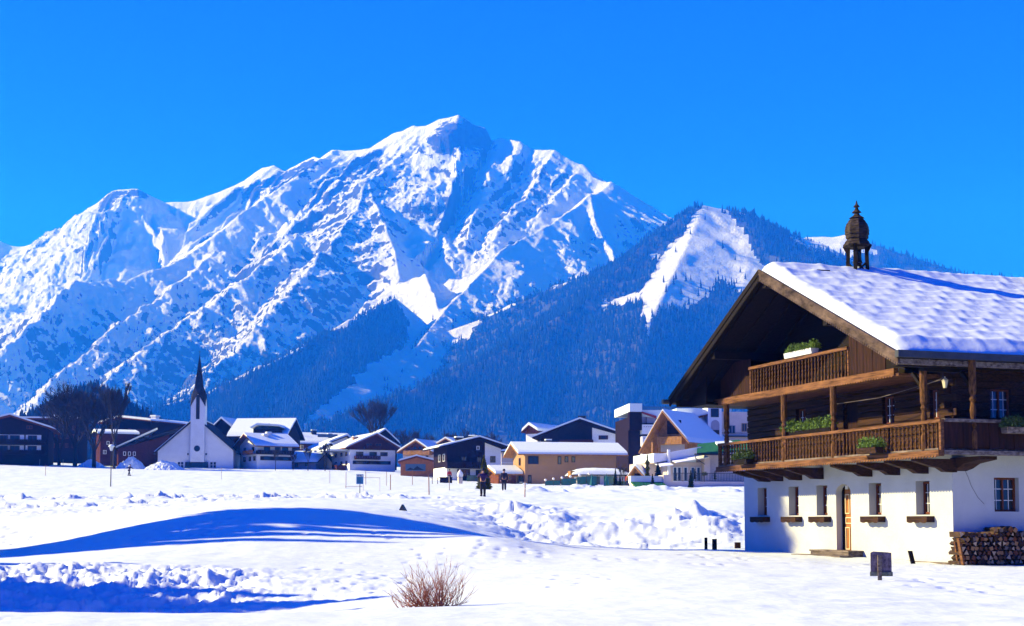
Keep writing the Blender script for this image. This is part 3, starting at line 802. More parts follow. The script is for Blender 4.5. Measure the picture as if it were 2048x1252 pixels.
# carved brackets under the lower balcony
def bracket(y, x0=-1.28):
    mb = MB(); mb.prism([(0, y - .11, 2.81), (0, y - .11, 2.46), (-.35, y - .11, 2.47), (-.55, y - .11, 2.58), (-.75, y - .11, 2.60), (x0, y - .11, 2.74), (x0, y - .11, 2.81)], (0, 0, 0), (0, .22, 0))
    FB(mb, 'bracket', M['wood_h'])
for y in (9.95, 9.1, 7.9, 6.6, 3.9, 2.5, 1.15, -.12): bracket(y)
b = MB(); b.prism([(-.05, 0, 2.85), (-.05, 0, 2.5), (-.05, -.3, 2.56), (-.05, -.6, 2.68), (-.05, -1.3, 2.76), (-.05, -1.3, 2.85)], (0, 0, 0), (.5, 0, 0)); FB(b, 'bracket', M['wood_h'])
# posts between the balconies, turned in the middle
def post(x, y, z0, z1, r=.075):
    mb = MB(); h = z1 - z0; c = (x, y, z0)
    mb.lathe([(r*1.25, 0), (r*1.25, .18*h), (r*.7, .22*h), (r*1.2, .26*h), (r*.75, .30*h), (r*1.15, .42*h), (r*.7, .50*h), (r*1.25, .53*h), (r*.8, .57*h), (r*1.15, .60*h), (r*1.3, .62*h), (r*1.3, h)], c, 8, .39)
    return FB(mb, 'post', M['wood_bal'])
for y in (10.34, 6.51, 3.66, -.73): post(XB, y, 3.0, 5.06)
post(-.32, -1.38, 3.0, 5.45); post(3.2, -1.38, 3.0, 5.45)
for (x, y) in ((XB, -.73), (-.32, -1.38)):
    b = MB(); b.beam((x, y, 4.6), (x + .0, y + .45, 5.05), .09); b.box(XB - .05, 0, -.86, -.6, 5.06, 5.24) if y > -1 else None
    FB(b, 'brace', M['wood_dark'])
b = MB()
for y in (-.9, 12.0): b.box(-2.35, HL, y - .11, y + .11, zi(y) - .30, zi(y) - .08)
for y in (2.4, YM, 9.3): b.box(-2.35, .05, y - .11, y + .11, zi(y) - .34, zi(y) - .10)
FB(b, 'purlin', M['wood_dark'])
b = MB(); x = -2.2
while x < .1:
    for s in (-1, 1):
        ye = -1.25 if s < 0 else 12.2
        b.beam((x, ye, zi(ye) - .02), (x, YM + s * .05, zi(YM) - .02), .09, .1)
    x += .72
FB(b, 'rafter', M['wood_dark'])
b = MB(); b.beam((-.9, .2, 4.7), (-.35, -.19, 4.98), .014); b.tube([(-1.2, 4.0, 4.55), (-.9, 2.0, 4.6), (-.35, -.1, 4.93)], .011, 4); FB(b, 'cable', M['wood_grey'])
b = MB(); b.lathe([(.05, 0), (.09, .20), (.09, .21)], (-.3, -.19, 4.70), 6); b.lathe([(.10, 0), (.02, .07), (.02, .1)], (-.3, -.19, 4.91), 6)
FB(b, 'lantern', M['lampglass'])
# roof: board deck, verge boards, gutter, snow
b = MB()
X0, X1 = -2.5, HL + 1.5
for s in (-1, 1):
    ye = YM + (6.43 if s > 0 else -7.15); zq = roofz(ye)
    P = [(X0, YM, ZR), (X0, ye, zq), (X0, ye, zq - .14), (X0, YM, ZR - .14)]
    b.prism(P if s > 0 else P[::-1], (0, 0, 0), (X1 - X0, 0, 0))
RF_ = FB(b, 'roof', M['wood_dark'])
for s in (-1, 1):
    mb = MB(); n = Vector((0, 1 * s, -SL)).normalized(); ye = YM + (6.48 if s > 0 else -7.2)
    A, B = Vector((X0, YM, ZR + .06)), Vector((X0, ye, roofz(ye) + .06))
    dn = Vector((0, 0, -1))
    mb.prism([A, B, B + dn * .17, A + dn * .17], (-.05, 0, 0), (.02, 0, 0))
    v = mb.build('verge_board', M['verge'] if s < 0 else M['wood_dark'], RF_)
    mb = MB(); mb.prism([A + dn * .17, B + dn * .17, B + dn * .30, A + dn * .30], (-.02, 0, 0), (.03, 0, 0))
    L = (B - A).length; k = 0
    while k * .11 < L - .1:
        p = A + (B - A) * (k * .11 / L) + dn * .30; q = A + (B - A) * ((k * .11 + .075) / L) + dn * .30
        mb.prism([p, q, q + dn * .06, p + dn * .06], (-.02, 0, 0), (.0, 0, 0)); k += 1
    mb.build('toothed_edging', M['verge'] if s < 0 else M['wood_dark'], RF_)
b = MB(); b.box(X0 - .12, X1, -1.52, -1.36, ZE - .11, ZE + .07); FB(b, 'gutter', M['metal_dark'], RF_)
b = MB(); b.box(X0, X1, -1.34, -1.24, ZE - .27, ZE - .13)
for x in (X0 + .9, X0 + 4.2): b.box(x, x + .03, -1.35, -1.335, ZE - .29, ZE - .12)
FB(b, 'fascia', M['wood_grey'], RF_)
b = MB(); b.tube([(X0 - .25, 12.38, 5.26), (0, 12.38, 5.26)], .09, 8); FB(b, 'gutter', M['metal_dark'], RF_)
# roof snow: a blanket with the rows of boards and stones showing through as soft quilting
nx, ny = 330, 190
xs = np.linspace(X0 + .10, X1, nx); vs = np.linspace(0, 1, ny)
SX, SV = np.meshgrid(xs, vs)
yr = np.where(SV < .78, YM - 7.12 * (1 - SV / .78), YM + 6.4 * (SV - .78) / .22)
d = YM - 7.12 * 0 - yr
down = (YM - yr)
base = np.where(yr < YM, ZR - (YM - yr) * SL, ZR - (yr - YM) * SLL)
u = SX * 1.05 + .18 * down + .22 * fbm(SX * .45, down * .5, 3, 91); w = down * 1.55 + .2 * fbm(SX * .4, down * .6, 3, 92)
cu, cw = u - np.floor(u + .5 * (np.floor(w) % 2)) - .5 + .5 * (np.floor(w) % 2), w - np.floor(w) - .5
lump = np.exp(-((cw + .3) / .2) ** 2) * .03 + np.exp(-((np.abs(np.mod(u + .5 * (np.floor(w) % 2), 1) - .5)) / .17) ** 2) * .03
th = .24 + .06 * fbm(SX * .6, yr * .6, 4, 95) + lump * np.clip(.8 + .6 * fbm(SX * .5, down * .5, 2, 96), 0, 1.3) + .06 * np.exp(-(down / .7) ** 2) + .01 * fbm(SX * 5, yr * 5, 3, 97)
edge = np.minimum(np.clip((yr + 1.27) / .55, 0, 1), np.clip((12.27 - yr) / .5, 0, 1)) * np.clip((SX - X0 - .1) / .35, .0, 1)
th = .02 + th * np.sqrt(np.clip(edge, 0, 1))
V = np.stack([SX.ravel(), yr.ravel(), (base + th).ravel()], 1)
rs = np_mesh('roof_snow', V, grid_quads(ny, nx), M['roofsnow']); rs.parent = RF_
rs['label'] = 'thick quilted blanket of snow on the roof'
def dark_patch(x, y, w):
    mb = MB(); mb.box(x, x + w, y - .10, y + .10, roofz(y) + .16, roofz(y) + .30); FB(mb, 'ridge_board', M['wood_dark'], RF_)
dark_patch(-.9, 5.3, .45); dark_patch(2.6, 5.9, .5); dark_patch(6.0, 5.9, .8)
b = MB(); b.beam((1.5, YM + 1.4, ZR + .10), (9, YM + 1.4, ZR + .12), .10); FB(b, 'ridge_board', M['metal_dark'], RF_)
# chimney
b = MB(); b.box(7.15, 7.75, 4.7, 5.3, 7.9, 9.15); b.box(7.05, 7.85, 4.6, 5.4, 9.15, 9.24); ch = FB(b, 'chimney', M['wood_dark'], RF_)
# bell turret
BT = MB(); tx, ty, tz = .93, YM, ZR + .05
for sx in (-1, 1):
    for sy in (-1, 1):
        BT.beam((tx + sx * .22, ty + sy * .22, tz - .1), (tx + sx * .20, ty + sy * .20, tz + .80), .10)
        BT.beam((tx + sx * .20, ty + sy * .20, tz + .62), (tx + sx * .30, ty + sy * .30, tz + .86), .07)
for s in (-1, 1):
    BT.beam((tx - .2, ty + s * .2, tz + .08), (tx + .2, ty + s * .2, tz + .36), .05); BT.beam((tx + .2, ty + s * .2 + .002, tz + .08), (tx - .2, ty + s * .2 + .002, tz + .36), .05)
    BT.beam((tx + s * .2, ty - .2, tz + .08), (tx + s * .2, ty + .2, tz + .36), .05)
bt = FB(BT, 'bell_turret', M['wood_dark'], RF_)
b = MB()
pr = [(.33, .78), (.47, .84), (.46, .87), (.40, .93), (.41, .94), (.33, 1.02), (.34, 1.03), (.37, 1.05), (.375, 1.15), (.40, 1.155), (.395, 1.25), (.405, 1.26), (.385, 1.35), (.39, 1.36), (.35, 1.44), (.355, 1.45), (.28, 1.53), (.29, 1.54), (.20, 1.61), (.26, 1.62), (.12, 1.70), (.07, 1.76), (.16, 1.78), (.15, 1.80), (.07, 1.86), (.045, 1.92), (.11, 1.945), (.04, 2.02), (.012, 2.12)]
b.lathe([(r_ * .94, z_) for r_, z_ in pr], (tx, ty, tz), 8, .39); tcap = FB(b, 'turret_cap', M['shingle'], RF_)
b = MB(); b.lathe([(.155, .36), (.15, .39), (.11, .46), (.095, .56), (.06, .66), (.02, .68), (.02, .82)], (tx, ty, tz), 12); b.lathe([(.02, .28), (.02, .4)], (tx, ty, tz), 6)
bell = FB(b, 'bell', M['bronze'], RF_)
for o in (bt, tcap, bell): o.scale.z = 1.12; o.location.z = -.12 * tz
# small planks and flues
# ------------------------------------------------------------------ planters and window boxes of the farmhouse
def F2W(x, y, z): return C0 + Matrix.Rotation(TH, 3, 'Z') @ Vector((x, y, z))
def leaf_blob(name, L, Wd, H, n, m, parent, z0=0, lean=0.0, leaf=.05, seed=1):
    rng = random.Random(seed); mb = MB()
    nb = max(2, int(L / .3)); cs = [((k + .5) / nb * L - L / 2, rng.uniform(-.2, .2) * Wd, rng.uniform(.7, 1.1)) for k in range(nb)]
    for _ in range(n):
        c = rng.choice(cs); a, b_, g = rng.gauss(0, 1), rng.gauss(0, 1), abs(rng.gauss(0, 1)); l = math.sqrt(a*a + b_*b_ + g*g) + 1e-6; q = rng.uniform(.35, 1.0)
        p = Vector((c[0] + a / l * q * L / nb * .8, c[1] + b_ / l * q * Wd * .55, z0 + g / l * q * H * c[2]))
        d = Vector((rng.gauss(0, 1), rng.gauss(0, 1), rng.gauss(.5, 1))).normalized(); s = d.cross(Vector((rng.gauss(0,1), rng.gauss(0,1), rng.gauss(0,1)))).normalized()
        r_ = leaf * rng.uniform(.6, 1.3)
        mb.face([p - s * r_ * .5, p + d * r_ * .3 + s * r_ * .1, p + d * r_ * 1.6, p + d * r_ * .5 - s * r_ * .4 + Vector((0, 0, .01))])
    return mb.build(name, m, parent)
def planter(loc, L, rz, label, mbox, m, H=.3, n=900, seed=1, boxh=.16, Wd=.22):
    t = empty('planter', loc, rz); tag(t, label, 'planter', 'green planters on the farmhouse balconies')
    b = MB(); b.prism([(0, -Wd/2, 0), (0, Wd/2, 0), (0, Wd/2 + .03, boxh), (0, -Wd/2 - .03, boxh)], (-L/2, 0, 0), (L/2, 0, 0)); b.build('box', mbox, t)
    leaf_blob('foliage', L * 1.02, Wd * 2, H, n, m, t, boxh, seed=seed)
    return t
YR = TH + R(90)
planter(F2W(XB + .0, 5.45, 6.13), 1.6, YR, 'long white planter of bright green heather on the upper balcony rail', M['white_paint'], M['leaf'], .26, 2200, 1)
planter(F2W(-1.14, 5.35, 3.74), 2.7, YR, 'long planter of bright green shrubs along the lower balcony rail under the middle posts', M['wood_dark'], M['leaf'], .36, 3000, 2)
planter(F2W(-1.62, 8.7, 2.98), .9, YR, 'small planter with dark green shrub hung outside the far left end of the lower balcony', M['wood_dark'], M['leaf_dark'], .38, 1100, 3)
planter(F2W(-1.66, 1.35, 3.0), .95, YR, 'brown planter with fresh green shrub hung outside the lower balcony near its right end', M['wood_h'], M['leaf'], .36, 1300, 4)
planter(F2W(1.5, -1.68, 3.42), 2.2, TH, 'long planter of dark green leaves on the shaded side balcony', M['wood_grey'], M['leaf_dark'], .3, 2200, 5)
WL = ['leftmost of the five empty brown window boxes on the white wall', 'second from the left of five empty window boxes on the white wall', 'empty brown window box just left of the farmhouse door',
      'empty brown window box just right of the farmhouse door', 'rightmost window box on the sunny wall, nearest the corner']
for k, (a, c) in enumerate(WIN):
    yc = (a + c) / 2 - .05; hw = .47
    mb = MB(); pts = [(0, -hw, .2), (0, -hw, .04)]
    for j in range(17): pts.append((0, -hw + 2 * hw * j / 16, .045 - .035 * abs(math.sin(j * math.pi / 5.33))))
    pts += [(0, hw, .04), (0, hw, .2)]
    mb.prism(pts, (-.25, 0, 0), (-.225, 0, 0)); mb.box(-.225, 0, -hw, -hw + .02, .03, .2); mb.box(-.225, 0, hw - .02, hw, .03, .2); mb.box(-.224, 0, -hw + .02, hw - .02, .04, .06)
    o = mb.build('window_box', M['wood_h'], None, F2W(0, yc, 1.10), TH)
    tag(o, WL[k], 'window box', 'empty window boxes on the farmhouse front')
# ------------------------------------------------------------------ firewood
M['bark'] = varied('log_bark', (.03, .018, .012), (.09, .05, .03), 9, (1, 1, 1), .9, .4)
ENDS = [mat('cut_wood_%s' % n, c, .85, .1) for n, c in (('tan', (.30, .16, .075)), ('red', (.16, .055, .025)), ('pale', (.46, .33, .21)), ('brown', (.11, .05, .025)), ('grey', (.14, .11, .10)), ('dark', (.045, .025, .018)))]
EN = ['tan', 'reddish', 'pale', 'brown', 'grey', 'dark']
log_me = []
for k in range(18):
    rng = random.Random(k); n = rng.choice((3, 3, 4, 4, 5, 7)); mb = MB()
    pts = [(rng.uniform(.62, 1.2) * .078 * math.cos(6.283 * j / n + k), 0, rng.uniform(.62, 1.2) * .078 * math.sin(6.283 * j / n + k)) for j in range(n)]
    mb.prism(pts, (0, -.01, 0), (0, .45, 0)); me = mb.mesh('firewood_log', [M['bark'], ENDS[k % 6]])
    me.polygons[0].material_index = 1; me.polygons[1].material_index = 1
    log_me.append(me)
SHN = {3: 'three-sided split', 4: 'squarish split', 5: 'five-sided split', 7: 'round'}
row = 0; z = .03; nl = 0
while z < .90:
    x = -.24 + (.07 if row % 2 else 0) + row * .008
    while x < 3.2:
        top = .80 + .07 * math.sin(x * 1.3 + .6) + (.05 if x > .9 else 0)
        if z < top:
            k = random.randrange(18); o = bpy.data.objects.new('firewood_log', log_me[k]); COL.objects.link(o)
            o.location = F2W(x + random.uniform(-.015, .015), -.62 + random.uniform(-.03, .05), z + .05); s = random.uniform(.85, 1.15)
            o.scale = (s, 1, s); o.rotation_euler = (0, random.uniform(-.9, .9), TH)
            tag(o, '%s firewood log with %s cut end in the pile by the farmhouse wall' % (SHN[len(log_me[k].vertices) // 2], EN[k % 6]), 'log', 'firewood logs stacked against the side wall'); nl += 1
        x += .145
    z += .122; row += 1
for k, (x, ln, lb) in enumerate(((-.36, -.17, 'front slanting wooden stake holding the end of the firewood pile'), (-.30, -.12, 'thinner stake behind the front one at the end of the firewood pile'))):
    mb = MB(); mb.beam((0, 0, -.2), (ln, 0, .62 + .1 * (1 - k)), .10 - .04 * k, .05)
    tag(mb.build('wood_stake', M['wood_rail'], None, F2W(x + .14, -.75 + k * .3, 0), TH), lb, 'stake')
# ------------------------------------------------------------------ village
def vm(name, c, j=.15, sc=.8):
    return varied(name, tuple(v * (1 - j) for v in c), tuple(min(v * (1 + j), .9) for v in c), sc, (1, 1, 1), .9, .15, 6, .04)
M['v_white'] = vm('white_render', (.83, .83, .84), .05)
M['v_cream'] = vm('cream_pink_render', (.74, .60, .52), .07)
M['v_tan'] = vm('tan_render', (.40, .235, .115), .08)
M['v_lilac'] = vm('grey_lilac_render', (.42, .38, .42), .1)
M['v_dark'] = vm('very_dark_timber', (.018, .010, .012), .3, 2)
M['v_brown'] = vm('brown_timber', (.15, .05, .022), .35, 2.5)
M['v_red'] = vm('red_brown_timber', (.06, .018, .013), .3, 2.5)
M['v_gold'] = vm('golden_timber', (.34, .17, .06), .3, 2.5)
M['v_orange'] = vm('orange_boards', (.36, .13, .035), .2, 2)
M['v_slate'] = vm('dark_roofing', (.025, .025, .032), .3, 2)
M['v_glassgreen'] = mat('green_tinted_glass', (.02, .12, .10), .15, .5)
M['v_copper'] = vm('green_copper_roof', (.025, .13, .06), .25, 2)
M['v_redmetal'] = mat('red_fascia', (.35, .04, .03), .6)
M['v_blue'] = mat('blue_grey_paint', (.06, .12, .2), .6)
M['black'] = mat('near_black_metal', (.012, .012, .014), .5, .4)
WHT = M['v_white']
class House:
    def __init__(s, name, label, px0, px1, pyb, d, yaw=28, cat='house', group=None, deep=10.0):
        s.d, s.px0, s.pyb = d, px0, pyb; s.yaw = R(yaw); s.k = d / F; s.kx = s.k / math.cos(s.yaw); s.deep = deep
        p = W(px0, pyb, d); s.e = empty(name, p, s.yaw); tag(s.e, label, cat, group); s.w = (px1 - px0) * s.kx; s.z0 = p.z
        s.H = None
    def x(s, px): return (px - s.px0) * s.kx
    def z(s, py): return (s.pyb - py) * s.k
    def part(s, mb, name, m, parent=None): return mb.build(name, m, parent or s.e)
    def gable(s, eave, apx, apy, wall, upper=None, split=None, over=(.9, .9), fo=1.1, snow=.4, rm=None, th=.22, drop=-2.5, eaveR=None, snow_inset=.0):
        """gable end towards the viewer"""
        ax, az = s.x(apx), s.z(apy); el = s.z(eave); er = s.z(eaveR if eaveR else eave); D = s.deep
        top = lambda x: el + (az - el) * x / ax if x < ax else er + (az - er) * (s.w - x) / (s.w - ax)
        zs = s.z(split) if split is not None else None
        b = MB()
        if zs is None: b.prism([(0, 0, drop), (s.w, 0, drop), (s.w, 0, er), (ax, 0, az), (0, 0, el)], (0, 0, 0), (0, D, 0)); s.part(b, 'wall', wall)
        elif zs >= max(el, er) - .05:
            xl = ax * (zs - el) / (az - el); xr = s.w - (s.w - ax) * (zs - er) / (az - er)
            b.prism([(0, 0, drop), (s.w, 0, drop), (s.w, 0, er), (xr, 0, zs), (xl, 0, zs), (0, 0, el)], (0, 0, 0), (0, D, 0)); s.part(b, 'wall', wall)
            b = MB(); b.prism([(xl, -.06, zs), (xr, -.06, zs), (ax, -.06, az)], (0, 0, 0), (0, D - .1, 0)); s.part(b, 'gable_wall', upper)
        else:
            b.box(0, s.w, 0, D, drop, zs); s.part(b, 'wall', wall)
            b = MB(); b.prism([(0, -.06, zs), (s.w, -.06, zs), (s.w, -.06, er), (ax, -.06, az), (0, -.06, el)], (0, 0, 0), (0, D, 0)); s.part(b, 'upper_wall', upper)
        o = over; sl, sr = (az - el) / ax, (az - er) / (s.w - ax)
        b = MB(); y0, y1 = -fo, D + .8
        for sg in (0, 1):
            X, Z = ((-o[0], el - o[0] * sl) if sg == 0 else (s.w + o[1], er - o[1] * sr))
            P = [(ax, y0, az + .05), (X, y0, Z + .05), (X, y0, Z + .05 + th), (ax, y0, az + .05 + th)]
            b.prism(P, (0, 0, 0), (0, y1 - y0, 0))
        r = s.part(b, 'roof', rm or M['v_brown'])
        b = MB(); i = .12 + snow_inset
        for sg in (0, 1):
            X, Z = ((-o[0] + .05, el - (o[0] - .05) * sl) if sg == 0 else (s.w + o[1] - .05, er - (o[1] - .05) * sr))
            q = (ax - X) * .06
            P = [(ax, y0 + i, az + .055 + th), (X, y0 + i, Z + .055 + th), (X + q * .4, y0 + i, Z + .05 + th + snow * .75), (X + q * 2, y0 + i, Z + .05 + th + snow + 2 * abs(q) * (sl if sg == 0 else sr)), (ax, y0 + i, az + .05 + th + snow)]
            b.prism(P, (0, 0, 0), (0, y1 - y0 - 2 * i, 0))
        s.part(b, 'roof_snow', M['roofsnow'], r)
        s.roof = r; s.top = top; s.ax, s.az, s.el, s.er = ax, az, el, er
        return s
    def side(s, eave, ridge, wall, upper=None, split=None, fo=1.0, so=.9, snow=.35, rm=None, th=.2, drop=-2.5, back=None):
        """long side towards the viewer, ridge parallel to it"""
        el, rz, D = s.z(eave), s.z(ridge), s.deep; yr = D / 2
        b = MB()
        if split is None: b.prism([(0, 0, drop), (0, D, drop), (0, D, el), (0, yr, rz), (0, 0, el)][::-1], (0, 0, 0), (s.w, 0, 0)); s.part(b, 'wall', wall)
        else:
            zs = s.z(split); b.box(0, s.w, 0, D, drop, zs); s.part(b, 'wall', wall)
            b = MB(); b.prism([(-.05, -.05, zs), (-.05, D, zs), (-.05, D, el), (-.05, yr, rz), (-.05, -.05, el)][::-1], (0, 0, 0), (s.w + .1, 0, 0)); s.part(b, 'upper_wall', upper)
        sl = (rz - el) / yr; b = MB(); b2 = MB(); x0, x1 = -so, s.w + so
        for sg in (0, 1):
            Y, Z = (-fo, el - fo * sl) if sg == 0 else (D + fo, el - fo * sl)
            b.prism([(x0, yr, rz + .04), (x0, Y, Z + .04), (x0, Y, Z + .04 + th), (x0, yr, rz + .04 + th)], (0, 0, 0), (x1 - x0, 0, 0))
            q = (yr - Y) * .07
            b2.prism([(x0 + .1, yr, rz + .045 + th), (x0 + .1, Y + .04 * (1 if sg == 0 else -1), Z + .045 + th), (x0 + .1, Y + q * .5, Z + .04 + th + snow * .8), (x0 + .1, Y + q * 2, Z + .04 + th + snow + abs(q) * 2 * sl), (x0 + .1, yr, rz + .04 + th + snow)], (0, 0, 0), (x1 - x0 - .2, 0, 0))
        s.roof = s.part(b, 'roof', rm or M['v_dark']); s.part(b2, 'roof_snow', M['roofsnow'], s.roof)
        return s
    def win(s, px0, px1, py0, py1, frame=None, shutter=None, y=0.0, name='window'):
        b = MB(); x0, x1, z0, z1 = s.x(px0), s.x(px1), s.z(py1), s.z(py0); t = .09
        b.box(x0, x1, y - .09, y - .03, z0, z0 + t); b.box(x0, x1, y - .09, y - .03, z1 - t, z1)
        b.box(x0, x0 + t, y - .09, y - .03, z0 + t, z1 - t); b.box(x1 - t, x1, y - .09, y - .03, z0 + t, z1 - t)
        if x1 - x0 > .7: m_ = (x0 + x1) / 2; b.box(m_ - .04, m_ + .04, y - .085, y - .03, z0 + t, z1 - t)
        if shutter:
            b.mi = 2; sw = (x1 - x0) * .42
            b.box(x0 - sw, x0 - .01, y - .08, y - .02, z0, z1); b.box(x1 + .01, x1 + sw, y - .08, y - .02, z0, z1)
        b.mi = 1; b.box(x0 + t, x1 - t, y - .05, y - .02, z0 + t, z1 - t)
        s.part(b, name, [frame or M['v_brown'], M['glass'], shutter or M['v_brown']])
    def lwin(s, fy, w, py0, py1, frame=None):
        """window on the left side wall, fy = metres back from the front"""
        b = MB(); z0, z1 = s.z(py1), s.z(py0); t = .08
        b.box(-.09, -.03, fy, fy + w, z0, z0 + t); b.box(-.09, -.03, fy, fy + w, z1 - t, z1); b.box(-.09, -.03, fy, fy + t, z0 + t, z1 - t); b.box(-.09, -.03, fy + w - t, fy + w, z0 + t, z1 - t)
        b.mi = 1; b.box(-.05, -.02, fy + t, fy + w - t, z0 + t, z1 - t)
        s.part(b, 'window', [frame or M['v_brown'], M['glass']])
    def balc(s, px0, px1, py0, py1, m, out=1.1, left=False):
        b = MB(); x0, x1, z0, z1 = s.x(px0), s.x(px1), s.z(py1), s.z(py0)
        b.box(x0, x1, -out, -.01, z0 - .15, z0)
        n = max(2, int((x1 - x0) / .35)); wv = (x1 - x0) / n
        for k in range(n): b.box(x0 + k * wv + .02, x0 + (k + 1) * wv - .02, -out - .04 + .01 * (k % 2), -out, z0 + .001, z1 - .08)
        b.box(x0 - .03, x1 + .03, -out - .07, -out + .03, z1 - .079, z1)
        for xe in (x0, x1): b.box(xe - .03, xe + .03, -out + .031, -.01, z0, z1 - .08)
        s.part(b, 'balcony', m)
    def chim(s, px, py0, py1, y=3.0, w=.8, m=None):
        b = MB(); x = s.x(px); z0, z1 = s.z(py1), s.z(py0)
        b.box(x - w/2, x + w/2, y, y + w, z0 - 1.5, z1); b.box(x - w*.65, x + w*.65, y - w*.15, y + w*1.15, z1 + .0, z1 + .12)
        c = s.part(b, 'chimney', m or M['v_slate']); b = MB(); b.box(x - w*.6, x + w*.6, y - w*.1, y + w*1.1, z1 + .121, z1 + .32); s.part(b, 'snow_cap', M['roofsnow'], c)
    def slab(s, name, m, x0, x1, y0, y1, z0, z1, parent=None):
        b = MB(); b.box(x0, x1, y0, y1, z0, z1); return s.part(b, name, m, parent)
GV = 'houses of the village along the far edge of the snow field'
# far left big brown chalet
h = House('chalet', 'big dark brown chalet with white balcony walls at the far left edge', -70, 83, 923, 280, 14, group=GV, deep=16)
h.gable(855, 12, 832, M['v_dark'], over=(1.2, 1.6), fo=2.2, snow=.35)
for y0, y1 in ((868, 879), (889, 900)):
    for x0, x1 in ((-40, -18), (-8, 8), (12, 30), (45, 62)):
        h.slab('wall_panel', WHT, h.x(x0 - 4), h.x(x1 + 8), -.08, -.01, h.z(y1), h.z(y0)); h.win(x0, x1, y0 + 1, y1, M['v_brown'], y=-.08)
    h.balc(-65, 80, y1 - 1, y1 + 7, M['v_dark'], 1.5)
h.win(42, 53, 849, 856)
# long flat roofed block behind it
h = House('apartment_block', 'long dark block with a flat snowy roof behind the far left chalet', 24, 150, 925, 330, 8, 'building', GV, 14)
h.slab('wall', M['v_dark'], 0, h.w, 0, 14, -3, h.z(838)); r = h.slab('roof', M['v_brown'], -1, h.w + 1, -1.2, 15, h.z(838) + .01, h.z(836)); h.slab('roof_snow', M['roofsnow'], -.9, h.w + .9, -1.1, 14.9, h.z(836) + .01, h.z(833), r)
h.slab('roof_hut', M['v_dark'], h.x(95), h.x(122), 3, 8, h.z(836), h.z(830)); h.slab('hut_snow', M['roofsnow'], h.x(94), h.x(123), 2.8, 8.2, h.z(830) + .01, h.z(826.5))
for x in range(34, 140, 13):
    for y in (850, 868, 886): h.win(x, x + 6, y, y + 9)
# broad gabled chalet between the bare trees
h = House('chalet', 'broad dark gabled chalet with a long snowy roof left of the church', 212, 312, 925, 345, -24, group=GV, deep=26)
h.gable(846, 249, 838, M['v_dark'], over=(1.5, 1.2), fo=1.6, snow=.5)
h.chim(293, 833, 843, 4, 1.4, M['v_white']); h.win(262, 268, 858, 866); h.win(230, 236, 858, 866); h.balc(225, 275, 868, 874, M['v_brown'])
h = House('house', 'small reddish house with a snowy roof behind the lamp post', 200, 262, 930, 310, 24, group=GV, deep=9)
h.side(868, 862, M['v_red'], snow=.5); h.win(211, 216, 882, 889, M['v_white']); h.win(222, 227, 882, 889, M['v_white']); h.win(205, 211, 900, 908, M['v_white'])
# church
h = House('church', 'white church front with a tall dark needle spire', 315, 464, 940, 300, 4, 'church', deep=26)
b = MB(); ax, az = h.x(390), h.z(836); el, er = h.z(902), h.z(900)
b.prism([(0, 0, -3), (h.w, 0, -3), (h.w, 0, er), (ax, 0, az), (0, 0, el)], (0, 0, 0), (0, 26, 0)); h.part(b, 'wall', WHT)
b = MB()
for X, Z, xe, ze in ((ax, az, -.8, el - .8 * (az - el) / ax), (ax, az, h.w + 1.0, er - 1.0 * (az - er) / (h.w - ax))):
    b.prism([(X, -.5, Z + .02), (xe, -.5, ze + .02), (xe, -.5, ze + .32), (X, -.5, Z + .34)], (0, 0, 0), (0, 27, 0))
r = h.part(b, 'roof', M['v_slate'])
b = MB(); b.prism([(ax, .0, az + .36), (-.75, .0, el - .75 * (az - el) / ax + .33), (-.75, .0, el + .0), (ax, .0, az + .6)], (0, 0, 0), (0, 25, 0)); h.part(b, 'roof_snow', M['roofsnow'], r)
b = MB(); tw0, tw1 = h.x(379.5), h.x(407.5); tc = (tw0 + tw1) / 2; hwid = (tw1 - tw0) / 2; zt = h.z(812); zm = h.z(786)
b.box(tw0, tw1, -.6, -.6 + 2 * hwid, -3, zt)
for (P0, P1) in (((tw0, -.6), (tw1, -.6)), ((tw1, -.6), (tw1, -.6 + 2*hwid)), ((tw1, -.6 + 2*hwid), (tw0, -.6 + 2*hwid)), ((tw0, -.6 + 2*hwid), (tw0, -.6))):
    b.face([(*P0, zt), (*P1, zt), ((P0[0] + P1[0]) / 2, (P0[1] + P1[1]) / 2, zm)])
t = h.part(b, 'tower', WHT)
b = MB(); tip = (tc, -.6 + hwid, h.z(703)); c_ = [(tw0 - .12, -.72), (tw1 + .12, -.72), (tw1 + .12, -.48 + 2*hwid), (tw0 - .12, -.48 + 2*hwid)]
zk = h.z(772)
for k in range(4):
    p, q = c_[k], c_[(k + 1) % 4]; m_ = ((p[0] + q[0]) / 2, (p[1] + q[1]) / 2)
    kp = (tc + (p[0] - tc) * .52, tip[1] + (p[1] - tip[1]) * .52, zk); kq = (tc + (q[0] - tc) * .52, tip[1] + (q[1] - tip[1]) * .52, zk)
    b.face([(*p, zt - .1), (*m_, zm - .1), (*m_, zm - .1)][:2] + [kp]); b.face([(*m_, zm - .1), (*q, zt - .1), kq]); b.face([(*m_, zm - .1), kq, kp]); b.face([kp, kq, tip])
h.part(b, 'spire', M['v_slate'], t)
b = MB(); b.tube([(tc, -.6 + hwid, h.z(704)), (tc, -.6 + hwid, h.z(698))], .05, 5); b.box(tc - .3, tc + .3, -.65 + hwid, -.55 + hwid, h.z(701), h.z(700.4)); h.part(b, 'cross', M['black'], t)
h.slab('belfry_opening', M['black'], h.x(390), h.x(397), -.66, -.6, h.z(838), h.z(789), t)
b = MB(); b.lathe([(.64, -.03), (.64, .03)], (0, 0, 0), 20); o = h.part(b, 'round_window', M['glass']); o.location = (h.x(393), -.62, h.z(897)); o.rotation_euler = (R(90), 0, 0)
